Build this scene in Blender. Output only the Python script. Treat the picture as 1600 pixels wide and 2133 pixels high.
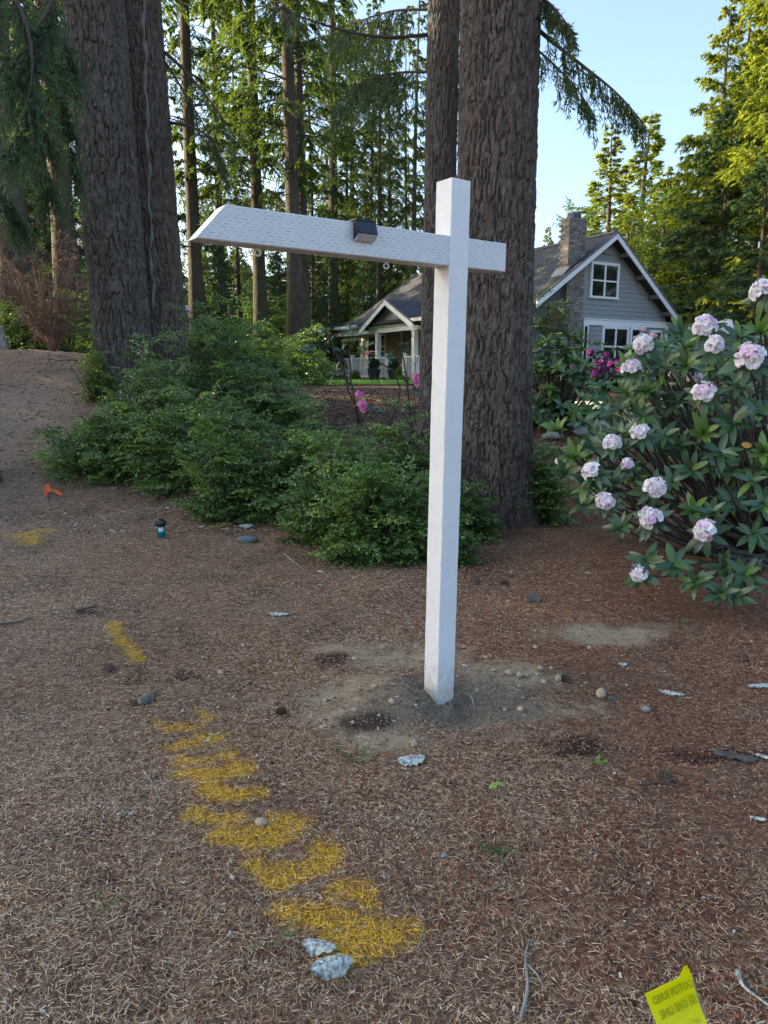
import bpy, math, random
import numpy as np
from mathutils import Matrix, Vector

for o in list(bpy.data.objects):
    bpy.data.objects.remove(o)
scene = bpy.context.scene
COL = scene.collection
rng = np.random.default_rng(7)
random.seed(7)
R = math.radians

# ------------------------------------------------------------------ camera, sky, sun, exposure
PITCH, EYE, FPX = R(11.1), 1.5, 1480.0
cam_d = bpy.data.cameras.new('camera')
cam_d.sensor_fit = 'VERTICAL'
cam_d.sensor_height = 34.6
cam_d.lens = 34.6 * FPX / 2133.0
cam_d.clip_start = 0.05
cam_d.clip_end = 3000
cam = bpy.data.objects.new('camera', cam_d)
cam.location = (0, 0, EYE)
cam.rotation_euler = (R(90) - PITCH, 0, 0)
COL.objects.link(cam)
scene.camera = cam

SUN_AZ, SUN_EL = R(-76), R(20.5)          # azimuth measured from the view axis, negative = to the left
world = bpy.data.worlds.new('World')
scene.world = world
world.use_nodes = True
wn = world.node_tree
bg = wn.nodes['Background']
sky = wn.nodes.new('ShaderNodeTexSky')
sky.sky_type = 'NISHITA'
sky.sun_disc = False
sky.sun_elevation = SUN_EL
sky.sun_rotation = SUN_AZ
sky.air_density = 1.0
sky.dust_density = 3.6
sky.ozone_density = 2.0
bg.inputs['Strength'].default_value = 0.15
wn.links.new(sky.outputs[0], bg.inputs['Color'])

sl = bpy.data.lights.new('sun', 'SUN')
sl.energy = 5.0
sl.angle = R(0.5)
sl.color = (1.0, 0.80, 0.52)
sun = bpy.data.objects.new('sun', sl)
sd = Vector((math.sin(SUN_AZ) * math.cos(SUN_EL), math.cos(SUN_AZ) * math.cos(SUN_EL), math.sin(SUN_EL)))
sun.rotation_euler = sd.to_track_quat('Z', 'Y').to_euler()
sun.location = (-30, 20, 40)
COL.objects.link(sun)

scene.view_settings.view_transform = 'Standard'
scene.view_settings.look = 'None'
scene.view_settings.gamma = 1.0
scene.view_settings.exposure = 1.76
scene.render.engine = 'CYCLES'
cy = scene.cycles
cy.use_denoising = True
cy.max_bounces = 6
cy.diffuse_bounces = 3
cy.glossy_bounces = 2
cy.transmission_bounces = 3
cy.transparent_max_bounces = 4
cy.caustics_reflective = False
cy.caustics_refractive = False

# ------------------------------------------------------------------ helpers
def ray(px, py):
    u = (px - 800) / FPX
    v = -(py - 1066.5) / FPX
    return np.array([u, math.cos(PITCH) + math.sin(PITCH) * v, -math.sin(PITCH) + math.cos(PITCH) * v])

def P(px, py, Y):
    d = ray(px, py)
    return np.array([0, 0, EYE]) + d * (Y / d[1])

def _hash(ix, iy, iz, seed):
    n = (ix.astype(np.int64) * 374761393 + iy.astype(np.int64) * 668265263 + iz.astype(np.int64) * 2147483647 + seed * 1274126177) & 0xffffffff
    n = ((n ^ (n >> 13)) * 1274126177) & 0xffffffff
    n = ((n ^ (n >> 16)) * 2246822519) & 0xffffffff
    return ((n ^ (n >> 15)) & 0xffffff) / float(0xffffff)

def noise3(x, y, z, seed=0):
    x, y, z = np.broadcast_arrays(np.asarray(x, float), np.asarray(y, float), np.asarray(z, float))
    ix, iy, iz = np.floor(x), np.floor(y), np.floor(z)
    fx, fy, fz = x - ix, y - iy, z - iz
    fx, fy, fz = [t * t * (3 - 2 * t) for t in (fx, fy, fz)]
    r = 0
    for dx in (0, 1):
        for dy in (0, 1):
            for dz in (0, 1):
                w = (fx if dx else 1 - fx) * (fy if dy else 1 - fy) * (fz if dz else 1 - fz)
                r = r + w * _hash(ix + dx, iy + dy, iz + dz, seed)
    return r

def noise2(x, y, seed=0):
    x, y = np.broadcast_arrays(np.asarray(x, float), np.asarray(y, float))
    ix, iy = np.floor(x), np.floor(y)
    fx, fy = x - ix, y - iy
    fx, fy = [t * t * (3 - 2 * t) for t in (fx, fy)]
    z0 = np.zeros_like(ix)
    r = 0
    for dx in (0, 1):
        for dy in (0, 1):
            w = (fx if dx else 1 - fx) * (fy if dy else 1 - fy)
            r = r + w * _hash(ix + dx, iy + dy, z0, seed)
    return r

def fbm2(x, y, seed=0, octs=4):
    r, a, s = 0, 0.5, 0
    for k in range(octs):
        r = r + a * noise2(np.asarray(x) * 2 ** k, np.asarray(y) * 2 ** k, seed + k)
        s += a
        a *= 0.5
    return r / s

def ss(t):
    t = np.clip(t, 0, 1)
    return t * t * (3 - 2 * t)

POST = np.array([0.23, 3.11])
MOUNDS = [(0.13, 3.05, 0.075, 0.05), (0.0, 3.05, 0.13, 0.035), (0.03, 3.22, 0.13, 0.045), (.12, 2.9, .1, .02), (0.33, 3.02, 0.11, -0.055), (0.42, 3.30, 0.2, 0.03), (-0.25, 3.55, 0.2, 0.03),
          (0.72, 3.45, 0.22, 0.035), (-1.05, 3.05, 0.22, 0.03), (0.38, 2.93, 0.12, -0.04), (-0.32, 3.1, 0.14, -0.015)]

def terrain(x, y):
    x = np.asarray(x, float)
    y = np.asarray(y, float)
    base = 1.15 * ss((y - 6.8) / 7.4)
    left = 0.82 * ss((-x - 1.2) / 6.5) * ss((y - 7.2) / 8.0)
    z = base + left
    z = z + 0.10 * (fbm2(x * 0.22 + 5, y * 0.22, 3, 3) - 0.5) * ss((y - 3) / 5)
    z = z + 0.05 * (noise2(x * 1.1, y * 1.1, 11) - 0.5) * (y < 60)
    near = np.clip(1.4 - y / 9, 0, 1)
    z = z + near * (0.022 * (fbm2(x * 5, y * 5, 21, 3) - 0.5))
    for mx, my, mr, mh in MOUNDS:
        z = z + mh * np.exp(-((x - mx) ** 2 + (y - my) ** 2) / (mr * mr))
    return z

def tz(x, y):
    return float(terrain(x, y))

def G(px, py):
    d = ray(px, py)
    o = np.array([0, 0, EYE])
    t = 0.5
    last = t
    while t < 200:
        p = o + d * t
        if p[2] < tz(p[0], p[1]):
            lo, hi = last, t
            for _ in range(20):
                m = (lo + hi) / 2
                p = o + d * m
                if p[2] < tz(p[0], p[1]):
                    hi = m
                else:
                    lo = m
            return o + d * hi
        last = t
        t += max(0.03, t * 0.02)
    return o + d * t

def mk_mesh(name, V, faces, mats, var=None, smooth=False, attrs=None, mi=None):
    """V (n,3); faces: list of int arrays (m,3) or (m,4)."""
    V = np.asarray(V, np.float32)
    fl = [np.asarray(f, np.int32) for f in faces if len(f)]
    me = bpy.data.meshes.new(name)
    me.vertices.add(len(V))
    me.vertices.foreach_set('co', V.ravel())
    loops = np.concatenate([f.ravel() for f in fl])
    tot = np.concatenate([np.full(len(f), f.shape[1], np.int32) for f in fl])
    start = np.concatenate([[0], np.cumsum(tot)[:-1]]).astype(np.int32)
    me.loops.add(len(loops))
    me.loops.foreach_set('vertex_index', loops)
    me.polygons.add(len(tot))
    me.polygons.foreach_set('loop_start', start)
    me.update(calc_edges=True)
    me.polygons.foreach_set('use_smooth', np.full(len(tot), bool(smooth)))
    for m in (mats if isinstance(mats, (list, tuple)) else [mats]):
        me.materials.append(m)
    if mi is not None:
        me.polygons.foreach_set('material_index', np.asarray(mi, np.int32))
    if var is not None:
        a = me.attributes.new('var', 'FLOAT', 'POINT')
        a.data.foreach_set('value', np.asarray(var, np.float32))
    for k, arr in (attrs or {}).items():
        a = me.attributes.new(k, 'FLOAT', 'POINT')
        a.data.foreach_set('value', np.asarray(arr, np.float32))
    me.validate()
    return me

class MB:
    """collects shapes for one mesh"""
    def __init__(s):
        s.V, s.T, s.Q, s.n, s.var = [], [], [], 0, []
    def add(s, V, T=None, Q=None, var=0.5):
        V = np.asarray(V, float).reshape(-1, 3)
        s.V.append(V)
        s.var.append(np.full(len(V), var) if np.isscalar(var) else np.asarray(var))
        if T is not None and len(T):
            s.T.append(np.asarray(T) + s.n)
        if Q is not None and len(Q):
            s.Q.append(np.asarray(Q) + s.n)
        s.n += len(V)
    def hexa(s, c8, var=0.5):
        s.add(c8, Q=[[0, 3, 2, 1], [4, 5, 6, 7], [0, 1, 5, 4], [1, 2, 6, 5], [2, 3, 7, 6], [3, 0, 4, 7]], var=var)
    def box(s, x0, x1, y0, y1, z0, z1, fr=None, var=0.5):
        c = np.array([[x0, y0, z0], [x1, y0, z0], [x1, y1, z0], [x0, y1, z0], [x0, y0, z1], [x1, y0, z1], [x1, y1, z1], [x0, y1, z1]], float)
        if fr is not None:
            c = fr(c)
        s.hexa(c, var)
    def tube(s, path, rad, k=6, cap=True, var=0.5, squash=None):
        path = np.asarray(path, float)
        m = len(path)
        rad = np.broadcast_to(np.asarray(rad, float), (m,))
        tan = np.gradient(path, axis=0)
        tan /= np.linalg.norm(tan, axis=1)[:, None] + 1e-9
        ref = np.array([0.0, 0, 1]) if abs(tan[0][2]) < 0.9 else np.array([1.0, 0, 0])
        V = []
        for i in range(m):
            n = np.cross(tan[i], ref)
            n /= np.linalg.norm(n) + 1e-9
            b = np.cross(n, tan[i])
            ref = b
            a = np.arange(k) * 2 * math.pi / k
            V.append(path[i] + rad[i] * (np.cos(a)[:, None] * n + np.sin(a)[:, None] * b))
        V = np.concatenate(V)
        i, j = np.meshgrid(np.arange(m - 1), np.arange(k), indexing='ij')
        j2 = (j + 1) % k
        Q = np.stack([i * k + j, i * k + j2, (i + 1) * k + j2, (i + 1) * k + j], -1).reshape(-1, 4)
        T = []
        if cap:
            V = np.concatenate([V, path[:1], path[-1:]])
            a0, a1 = m * k, m * k + 1
            for j in range(k):
                T.append([a0, (j + 1) % k, j])
                T.append([a1, (m - 1) * k + j, (m - 1) * k + (j + 1) % k])
        s.add(V, T, Q, var)
    def lathe(s, c, prof, k=20, var=0.5):
        c = np.asarray(c, float)
        a = np.arange(k) * 2 * math.pi / k
        V = np.concatenate([c + np.stack([r * np.cos(a), r * np.sin(a), np.full(k, z)], 1) for r, z in prof])
        m = len(prof)
        i, j = np.meshgrid(np.arange(m - 1), np.arange(k), indexing='ij')
        j2 = (j + 1) % k
        Q = np.stack([i * k + j, i * k + j2, (i + 1) * k + j2, (i + 1) * k + j], -1).reshape(-1, 4)
        s.add(V, None, Q, var)
    def mesh(s, name, mat, smooth=False):
        F = []
        if s.T: F.append(np.concatenate([np.asarray(t).reshape(-1, 3) for t in s.T]))
        if s.Q: F.append(np.concatenate([np.asarray(t).reshape(-1, 4) for t in s.Q]))
        return mk_mesh(name, np.concatenate(s.V), F, mat, np.concatenate(s.var), smooth)
    def build(s, name, mat, parent=None, smooth=False):
        return link(name, s.mesh(name, mat, smooth), parent)

def link(name, me, parent=None, loc=None):
    o = bpy.data.objects.new(name, me)
    COL.objects.link(o)
    if parent is not None:
        o.parent = parent
    if loc is not None:
        o.location = loc
    return o

def tag(o, label=None, cat=None, group=None, kind=None):
    if label: o['label'] = label
    if cat: o['category'] = cat
    if group: o['group'] = group
    if kind: o['kind'] = kind
    return o

def empty(name, loc, label=None, cat=None, group=None):
    o = link(name, None)
    o.empty_display_size = 0.1
    o.location = tuple(float(v) for v in loc)
    return tag(o, label, cat, group)

def copy_tree(o, parent=None):
    c = o.copy()
    COL.objects.link(c)
    c.parent = parent
    for ch in list(o.children):
        copy_tree(ch, c)
    return c

def unit(v):
    v = np.asarray(v, float)
    return v / (np.linalg.norm(v, axis=-1, keepdims=True) + 1e-9)

def scatter(T, F, O, X, N, S, W=None):
    """place n copies of template T (x along X, z along N) -> V, F"""
    O = np.asarray(O, float)
    n, k = len(O), len(T)
    X = unit(X)
    Yv = unit(np.cross(N, X))
    Z = np.cross(X, Yv)
    S = np.broadcast_to(np.asarray(S, float), (n,))
    W = S if W is None else np.broadcast_to(np.asarray(W, float), (n,))
    V = (O[:, None] + T[None, :, 0:1] * (X * S[:, None])[:, None] + T[None, :, 1:2] * (Yv * W[:, None])[:, None]
         + T[None, :, 2:3] * (Z * W[:, None])[:, None])
    FF = (np.asarray(F)[None] + (np.arange(n) * k)[:, None, None]).reshape(-1, len(F[0]))
    return V.reshape(-1, 3), FF

LEAF2_T = np.array([[0, 0, 0], [0.45, 0.28, 0.10], [1, 0, 0], [0.45, -0.28, 0.10]])
LEAF2_F = np.array([[0, 2, 1], [0, 3, 2]])
SPRAY_T = np.array([[0, 0, 0], [0.4, 0.5, -0.10], [1, 0, -.05], [0.4, -0.5, -0.10]])
SPRAY_F = np.array([[0, 2, 1], [0, 3, 2]])

# ------------------------------------------------------------------ materials
def nodes_of(name):
    m = bpy.data.materials.new(name)
    m.use_nodes = True
    nt = m.node_tree
    return m, nt, nt.nodes['Principled BSDF'], nt.nodes['Material Output']

def N(nt, typ, **kw):
    n = nt.nodes.new(typ)
    for k, v in kw.items():
        if k.startswith('i_'):
            key = k[2:]
            n.inputs[int(key) if key.isdigit() else key].default_value = v
        else:
            setattr(n, k, v)
    return n

def ramp(nt, fac, stops):
    r = nt.nodes.new('ShaderNodeValToRGB')
    cr = r.color_ramp
    while len(cr.elements) < len(stops):
        cr.elements.new(0.5)
    for e, (p, c) in zip(cr.elements, stops):
        e.position = p
        e.color = (*c, 1)
    nt.links.new(fac, r.inputs[0])
    return r.outputs[0]

def mixc(nt, fac, a, b, mode='MIX'):
    m = nt.nodes.new('ShaderNodeMix')
    m.data_type = 'RGBA'
    m.blend_type = mode
    for s, v in ((m.inputs[0], fac), (m.inputs[6], a), (m.inputs[7], b)):
        if hasattr(v, 'links') or isinstance(v, bpy.types.NodeSocket):
            nt.links.new(v, s)
        elif isinstance(v, (int, float)):
            s.default_value = v
        else:
            s.default_value = (*v, 1)
    return m.outputs[2]

def math_(nt, op, a, b=None, c=None):
    m = nt.nodes.new('ShaderNodeMath')
    m.operation = op
    for i, v in enumerate((a, b, c)):
        if v is None: continue
        if isinstance(v, (int, float)):
            m.inputs[i].default_value = v
        else:
            nt.links.new(v, m.inputs[i])
    return m.outputs[0]

def objco(nt, scale=(1, 1, 1), src='Object'):
    tc = nt.nodes.new('ShaderNodeTexCoord')
    mp = nt.nodes.new('ShaderNodeMapping')
    mp.inputs['Scale'].default_value = scale
    nt.links.new(tc.outputs[src], mp.inputs[0])
    return mp.outputs[0]

def noise_n(nt, vec, scale, detail=4, rough=0.55, out=0):
    n = N(nt, 'ShaderNodeTexNoise', i_Scale=scale, i_Detail=detail, i_Roughness=rough)
    nt.links.new(vec, n.inputs['Vector'])
    return n.outputs[out]

def bump(nt, height, strength, dist, bsdf):
    b = N(nt, 'ShaderNodeBump', i_Strength=strength, i_Distance=dist)
    nt.links.new(height, b.inputs['Height'])
    nt.links.new(b.outputs[0], bsdf.inputs['Normal'])
    return b

def simple(name, c1, c2=None, scale=8, rough=0.75, bs=0.0, bd=0.01, stretch=(1, 1, 1), spec=0.3, metallic=0.0, src='Object', detail=5):
    m, nt, b, out = nodes_of(name)
    b.inputs['Roughness'].default_value = rough
    b.inputs['Specular IOR Level'].default_value = spec
    b.inputs['Metallic'].default_value = metallic
    if c2 is None:
        b.inputs['Base Color'].default_value = (*c1, 1)
    if c2 is not None or bs:
        nz = noise_n(nt, objco(nt, stretch, src), scale, detail)
        if c2 is not None:
            nt.links.new(ramp(nt, nz, [(0.3, c1), (0.7, c2)]), b.inputs['Base Color'])
        if bs:
            bump(nt, nz, bs, bd, b)
    return m

def leafmat(name, stops, rough=0.5, spec=0.3, trans=0.3, tcol=None):
    """leaf: colour by the 'var' attribute, some light passes through"""
    m, nt, b, out = nodes_of(name)
    at = N(nt, 'ShaderNodeAttribute', attribute_name='var')
    c = ramp(nt, at.outputs['Fac'], stops)
    nt.links.new(c, b.inputs['Base Color'])
    b.inputs['Roughness'].default_value = rough
    b.inputs['Specular IOR Level'].default_value = spec
    if trans:
        t = nt.nodes.new('ShaderNodeBsdfTranslucent')
        tc = mixc(nt, 1.0, c, tcol or (1.5, 1.6, 0.5), 'MULTIPLY')
        nt.links.new(tc, t.inputs[0])
        mx = N(nt, 'ShaderNodeMixShader', i_Fac=trans)
        nt.links.new(b.outputs[0], mx.inputs[1])
        nt.links.new(t.outputs[0], mx.inputs[2])
        nt.links.new(mx.outputs[0], out.inputs[0])
    return m

def varmat(name, stops, rough=0.8, spec=0.2):
    return leafmat(name, stops, rough, spec, 0)

def barkmat(name, dark, mid, light, lichen, sc=1.0, bd=0.03):
    m, nt, b, out = nodes_of(name)
    b.inputs['Roughness'].default_value = 0.9
    b.inputs['Specular IOR Level'].default_value = 0.15
    v = objco(nt, (1, 1, 0.22))
    n1 = noise_n(nt, v, 22 * sc, 6, 0.65)
    n2 = noise_n(nt, objco(nt, (1, 1, 0.5)), 60 * sc, 4, 0.6)
    n3 = noise_n(nt, objco(nt, (1, 1, 0.5)), 2.2, 4, 0.6)
    c = ramp(nt, n1, [(0.32, dark), (0.52, mid), (0.72, light)])
    c = mixc(nt, math_(nt, 'MULTIPLY', ramp(nt, n3, [(0.48, (0, 0, 0)), (0.68, (1, 1, 1))]), 0.55), c, lichen)
    c = mixc(nt, 0.35, c, ramp(nt, n2, [(0.3, dark), (0.7, light)]))
    nt.links.new(c, b.inputs['Base Color'])
    n4 = noise_n(nt, objco(nt, (1, 1, 0.8)), 9, 5, 0.7)
    c = mixc(nt, ramp(nt, n4, [(0.52, (0, 0, 0)), (0.66, (0.45, 0.45, 0.45))]), c, tuple(x * 1.55 for x in lichen))
    nt.links.new(c, b.inputs['Base Color'])
    hs = math_(nt, 'ADD', math_(nt, 'MULTIPLY', n1, 1.0), math_(nt, 'MULTIPLY', n2, 0.6))
    bump(nt, hs, 0.9, bd, b)
    return m

MAT = {}
MAT['bark_big'] = barkmat('fir_bark', (0.060, 0.045, 0.036), (0.122, 0.096, 0.078), (0.205, 0.168, 0.14), (0.14, 0.138, 0.115))
MAT['bark_left'] = barkmat('grey_fir_bark', (0.062, 0.052, 0.044), (0.122, 0.104, 0.09), (0.21, 0.185, 0.162), (0.142, 0.152, 0.126), 0.8, 0.04)
MAT['bark_far'] = barkmat('far_bark', (0.040, 0.031, 0.024), (0.082, 0.064, 0.050), (0.135, 0.11, 0.088), (0.095, 0.105, 0.07), 0.5, 0.05)
MAT['twig'] = simple('twig_bark', (0.045, 0.035, 0.028), (0.10, 0.085, 0.07), 30, 0.9)
MAT['rhodo_stem'] = simple('rhododendron_stem', (0.035, 0.028, 0.022), (0.085, 0.075, 0.062), 40, 0.9, 0.4, 0.004)
MAT['dead_twig'] = varmat('dead_twig', [(0, (0.10, 0.06, 0.045)), (0.5, (0.19, 0.12, 0.09)), (1, (0.26, 0.20, 0.16))])
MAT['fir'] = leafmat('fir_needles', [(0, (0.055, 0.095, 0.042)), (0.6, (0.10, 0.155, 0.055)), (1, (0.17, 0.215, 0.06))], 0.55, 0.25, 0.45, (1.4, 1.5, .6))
MAT['fir_sunlit'] = leafmat('sunny_fir_needles', [(0, (0.11, 0.145, 0.035)), (0.5, (0.195, 0.235, 0.045)), (1, (0.31, 0.33, 0.055))], 0.55, 0.25, 0.45)  # evening sun's yellow put into the needle colour
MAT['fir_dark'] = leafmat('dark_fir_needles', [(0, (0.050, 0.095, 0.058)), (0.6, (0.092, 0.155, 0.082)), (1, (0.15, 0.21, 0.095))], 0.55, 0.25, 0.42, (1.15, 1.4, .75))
MAT['broadleaf'] = leafmat('broadleaf', [(0, (0.07, 0.14, 0.05)), (1, (0.19, 0.27, 0.085))], 0.5, 0.3, 0.35)
MAT['variegated'] = leafmat('variegated_leaf', [(0, (0.06, 0.10, 0.055)), (0.6, (0.12, 0.18, 0.10)), (1, (0.36, 0.40, 0.27))], 0.4, 0.4, 0.25)
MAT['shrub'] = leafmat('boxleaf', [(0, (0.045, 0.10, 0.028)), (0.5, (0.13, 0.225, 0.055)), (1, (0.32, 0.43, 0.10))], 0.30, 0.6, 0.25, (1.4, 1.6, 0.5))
MAT['shrub_bright'] = leafmat('bright_boxleaf', [(0, (0.08, 0.15, 0.025)), (1, (0.24, 0.33, 0.05))], 0.4, 0.45, 0.28)
MAT['rhodo_a'] = leafmat('rhododendron_leaf', [(0, (0.035, 0.082, 0.032)), (1, (0.065, 0.135, 0.05))], 0.33, 0.55, 0.15)
MAT['rhodo_b'] = leafmat('rhododendron_young_leaf', [(0, (0.095, 0.18, 0.042)), (1, (0.16, 0.26, 0.06))], 0.35, 0.5, 0.22)
MAT['petal'] = leafmat('pale_petal', [(0, (0.92, 0.88, 0.88)), (0.45, (0.90, 0.82, 0.87)), (0.8, (0.80, 0.50, 0.72)), (1, (0.66, 0.24, 0.54))], 0.6, 0.2, 0.25, (1, 1, 1))
MAT['magenta'] = leafmat('magenta_petal', [(0, (0.82, 0.22, 0.52)), (1, (0.88, 0.42, 0.66))], 0.6, 0.2, 0.25, (1, 1, 1))
MAT['purple'] = leafmat('purple_petal', [(0, (0.19, 0.015, 0.15)), (1, (0.34, 0.05, 0.28))], 0.6, 0.2, 0.2, (1, 1, 1))
MAT['pinkpetal'] = leafmat('pink_petal', [(0, (0.75, 0.42, 0.50)), (1, (0.80, 0.62, 0.62))], 0.6, 0.2, 0.2, (1, 1, 1))
MAT['redpetal'] = leafmat('red_petal', [(0, (0.5, 0.03, 0.06)), (1, (0.6, 0.08, 0.1))], 0.6, 0.2, 0.2, (1, 1, 1))
MAT['needle'] = None
# ------------------------------------------------------------------ paint strokes on the ground (yellow utility marking)
def crop7(pts):
    return [(150 + x / 1.4545, 1200 + y / 1.4545) for x, y in pts]
STROKES = [
    ([(233, 1302), (250, 1330), (270, 1352), (290, 1374)], 0.030),
    ([(34, 1117), (60, 1110), (98, 1104)], 0.05), ([(60, 1112), (66, 1132)], 0.06),
    (crop7([(248, 440), (262, 448)]), 0.028), (crop7([(300, 460), (380, 458), (415, 432), (385, 408)]), 0.020),
    (crop7([(305, 520), (345, 505), (445, 490)]), 0.034), (crop7([(330, 565), (400, 562), (470, 542)]), 0.026),
    (crop7([(330, 600), (420, 600), (520, 592), (500, 575)]), 0.034), (crop7([(410, 640), (470, 668), (572, 655)]), 0.036),
    (crop7([(375, 715), (400, 745)]), 0.026), (crop7([(420, 738), (500, 732)]), 0.024),
    (crop7([(445, 785), (530, 805), (630, 790), (690, 748), (620, 742)]), 0.034), (crop7([(540, 780), (620, 770)]), 0.03),
    (crop7([(560, 885), (620, 930), (700, 905), (775, 870), (785, 835), (750, 825)]), 0.032), (crop7([(620, 890), (760, 870)]), 0.028),
    (crop7([(805, 950), (870, 955), (905, 985)]), 0.026), (crop7([(630, 1010), (720, 1030), (800, 1050), (870, 1060)]), 0.036),
    (crop7([(800, 1090), (880, 1100), (960, 1090), (1035, 1072)]), 0.034), (crop7([(790, 1040), (830, 1110), (800, 1160), (900, 1130)]), 0.034),
]
STROKES_W = [([G(*p)[:2] for p in pts], w) for pts, w in STROKES]

def paint_mask(x, y):
    x = np.asarray(x, float); y = np.asarray(y, float)
    m = np.zeros(np.broadcast(x, y).shape)
    wob = 0.016 * (noise2(x * 45, y * 45, 77) - 0.5) + 0.034 * (noise2(x * 15, y * 15, 78) - 0.5)
    for pts, w in STROKES_W:
        for (a, b) in zip(pts[:-1], pts[1:]):
            ab = b - a
            t = np.clip(((x - a[0]) * ab[0] + (y - a[1]) * ab[1]) / (ab @ ab + 1e-9), 0, 1)
            d = np.hypot(x - a[0] - t * ab[0], y - a[1] - t * ab[1]) + wob
            m = np.maximum(m, np.clip((w * 1.34 - d) / 0.040 + 0.35, 0, 1))
    return m

SOIL = [(G(760, 1440), 0.42, 0.30), (G(960, 1500), 0.55, 0.22), (G(1030, 1405), 0.42, 0.20), (G(840, 1375), 0.45, 0.20), (G(830, 1540), 0.24, 0.16), (G(690, 1350), 0.12, 0.08), (G(1290, 1320), 0.45, 0.16)]
DUG = [(G(850, 1470), 0.34, 0.17), (G(1010, 1470), 0.32, 0.14), (G(900, 1430), 0.22, 0.16)]
HUMUS = [(G(690, 1370), 0.20, 0.10), (G(345, 1415), 0.22, 0.12), (G(760, 1510), 0.14, 0.09), (G(300, 1455), 0.10, 0.06), (G(175, 1275), 0.16, 0.03), (G(1200, 1560), 0.2, 0.1), (G(1500, 1575), 0.22, 0.06)]

def blobs(x, y, lst, seed, soft=0.35):
    m = np.zeros(np.broadcast(x, y).shape)
    wob = 1.5 * (fbm2(x * 7, y * 7, seed, 4) - 0.5)
    for c, rx, ry in lst:
        d = np.hypot((x - c[0]) / rx, (y - c[1]) / (ry * 1.25))
        m = np.maximum(m, np.clip((1 - d + wob) / soft, 0, 1))
    return m

# ------------------------------------------------------------------ ground sheet
def graded(a0, a1, step, lo, hi, grow):
    c = list(np.arange(a0, a1 + 1e-6, step))
    s = step
    while c[-1] < hi:
        s *= grow
        c.append(c[-1] + s)
    s = step
    pre = []
    v = a0
    while v > lo:
        s *= grow
        v -= s
        pre.append(v)
    return np.array(pre[::-1] + c)
gx = graded(-2.4, 2.8, 0.03, -420, 420, 1.10)
gy = graded(0.9, 5.2, 0.03, -300, 900, 1.06)
GX, GY = np.meshgrid(gx, gy)
GZ = terrain(GX, GY)
near = np.clip(1.5 - GY / 8, 0, 1) * (np.abs(GX) < 6)
soil_m = blobs(GX, GY, SOIL, 31, 0.55)
dug_m = blobs(GX, GY, DUG, 33, 0.5)
hum_m = blobs(GX, GY, HUMUS, 35, 0.6)
rough_ = fbm2(GX * 22, GY * 22, 41, 3) - 0.5
GZ = GZ + near * (0.012 * (1 - soil_m) + 0.010 * soil_m + 0.028 * dug_m + 0.016 * hum_m) * rough_
GZ = GZ + near * soil_m * (1 - dug_m) * 0.0022 * np.sin(GX * 40 + GY * 210 + 3 * fbm2(GX * 4, GY * 4, 8, 2) * 6)
ny, nx = GX.shape
ii, jj = np.meshgrid(np.arange(ny - 1), np.arange(nx - 1), indexing='ij')
Q = np.stack([ii * nx + jj, ii * nx + jj + 1, (ii + 1) * nx + jj + 1, (ii + 1) * nx + jj], -1).reshape(-1, 4)

gm, nt, b, out = nodes_of('forest_floor')
b.inputs['Roughness'].default_value = 0.95
b.inputs['Specular IOR Level'].default_value = 0.1
v = objco(nt)
n_big = noise_n(nt, v, 0.9, 4)
n_mid = noise_n(nt, v, 7, 5, 0.65)
n_fine = noise_n(nt, v, 60, 6, 0.8)
n_vf = noise_n(nt, v, 170, 3, 0.7)
c = ramp(nt, n_fine, [(0.36, (0.075, 0.036, 0.020)), (0.5, (0.27, 0.15, 0.086)), (0.66, (0.64, 0.44, 0.285))])
red = ramp(nt, n_vf, [(0.3, (0.11, 0.046, 0.027)), (0.7, (0.29, 0.115, 0.06))])
c = mixc(nt, ramp(nt, n_mid, [(0.5, (0, 0, 0)), (0.68, (0.65, 0.65, 0.65))]), c, red)
c = mixc(nt, ramp(nt, n_big, [(0.42, (0, 0, 0)), (0.66, (0.5, 0.5, 0.5))]), c, (0.25, 0.185, 0.135))
n_pat = noise_n(nt, v, 1.7, 5, 0.6)
c = mixc(nt, ramp(nt, n_pat, [(0.50, (0, 0, 0)), (0.66, (.7, .7, .7))]), c, ramp(nt, n_fine, [(0.3, (0.045, 0.028, 0.02)), (0.7, (0.14, 0.085, 0.06))]))
def attr(n):
    return N(nt, 'ShaderNodeAttribute', attribute_name=n).outputs['Fac']
soilc = ramp(nt, n_fine, [(0.3, (0.32, 0.255, 0.16)), (0.7, (0.56, 0.455, 0.30))])
redc = ramp(nt, n_fine, [(0.34, (0.07, 0.028, 0.016)), (0.55, (0.24, 0.10, 0.052)), (0.72, (0.42, 0.22, 0.13))])
c = mixc(nt, math_(nt, 'MULTIPLY', attr('red'), 0.75), c, redc)
c = mixc(nt, math_(nt, 'MULTIPLY', attr('soil'), 0.9), c, soilc)
dugc = ramp(nt, n_fine, [(0.3, (0.16, 0.128, 0.09)), (0.7, (0.34, 0.28, 0.20))])
c = mixc(nt, math_(nt, 'MULTIPLY', attr('dug'), 0.9), c, dugc)
humc = ramp(nt, n_fine, [(0.3, (0.03, 0.018, 0.014)), (0.7, (0.085, 0.048, 0.035))])
c = mixc(nt, math_(nt, 'MULTIPLY', attr('humus'), 0.9), c, humc)
mulch = ramp(nt, noise_n(nt, v, 26, 5, 0.75), [(0.3, (0.045, 0.026, 0.018)), (0.55, (0.14, 0.088, 0.062)), (0.8, (0.30, 0.21, 0.155))])
skysheenc = ramp(nt, n_fine, [(0.3, (0.14, 0.10, 0.072)), (0.55, (0.38, 0.30, 0.225)), (0.75, (0.60, 0.50, 0.395))])
c = mixc(nt, math_(nt, 'MULTIPLY', attr('dry'), 0.75), c, skysheenc)
c = mixc(nt, attr('mulch'), c, mulch)
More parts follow.
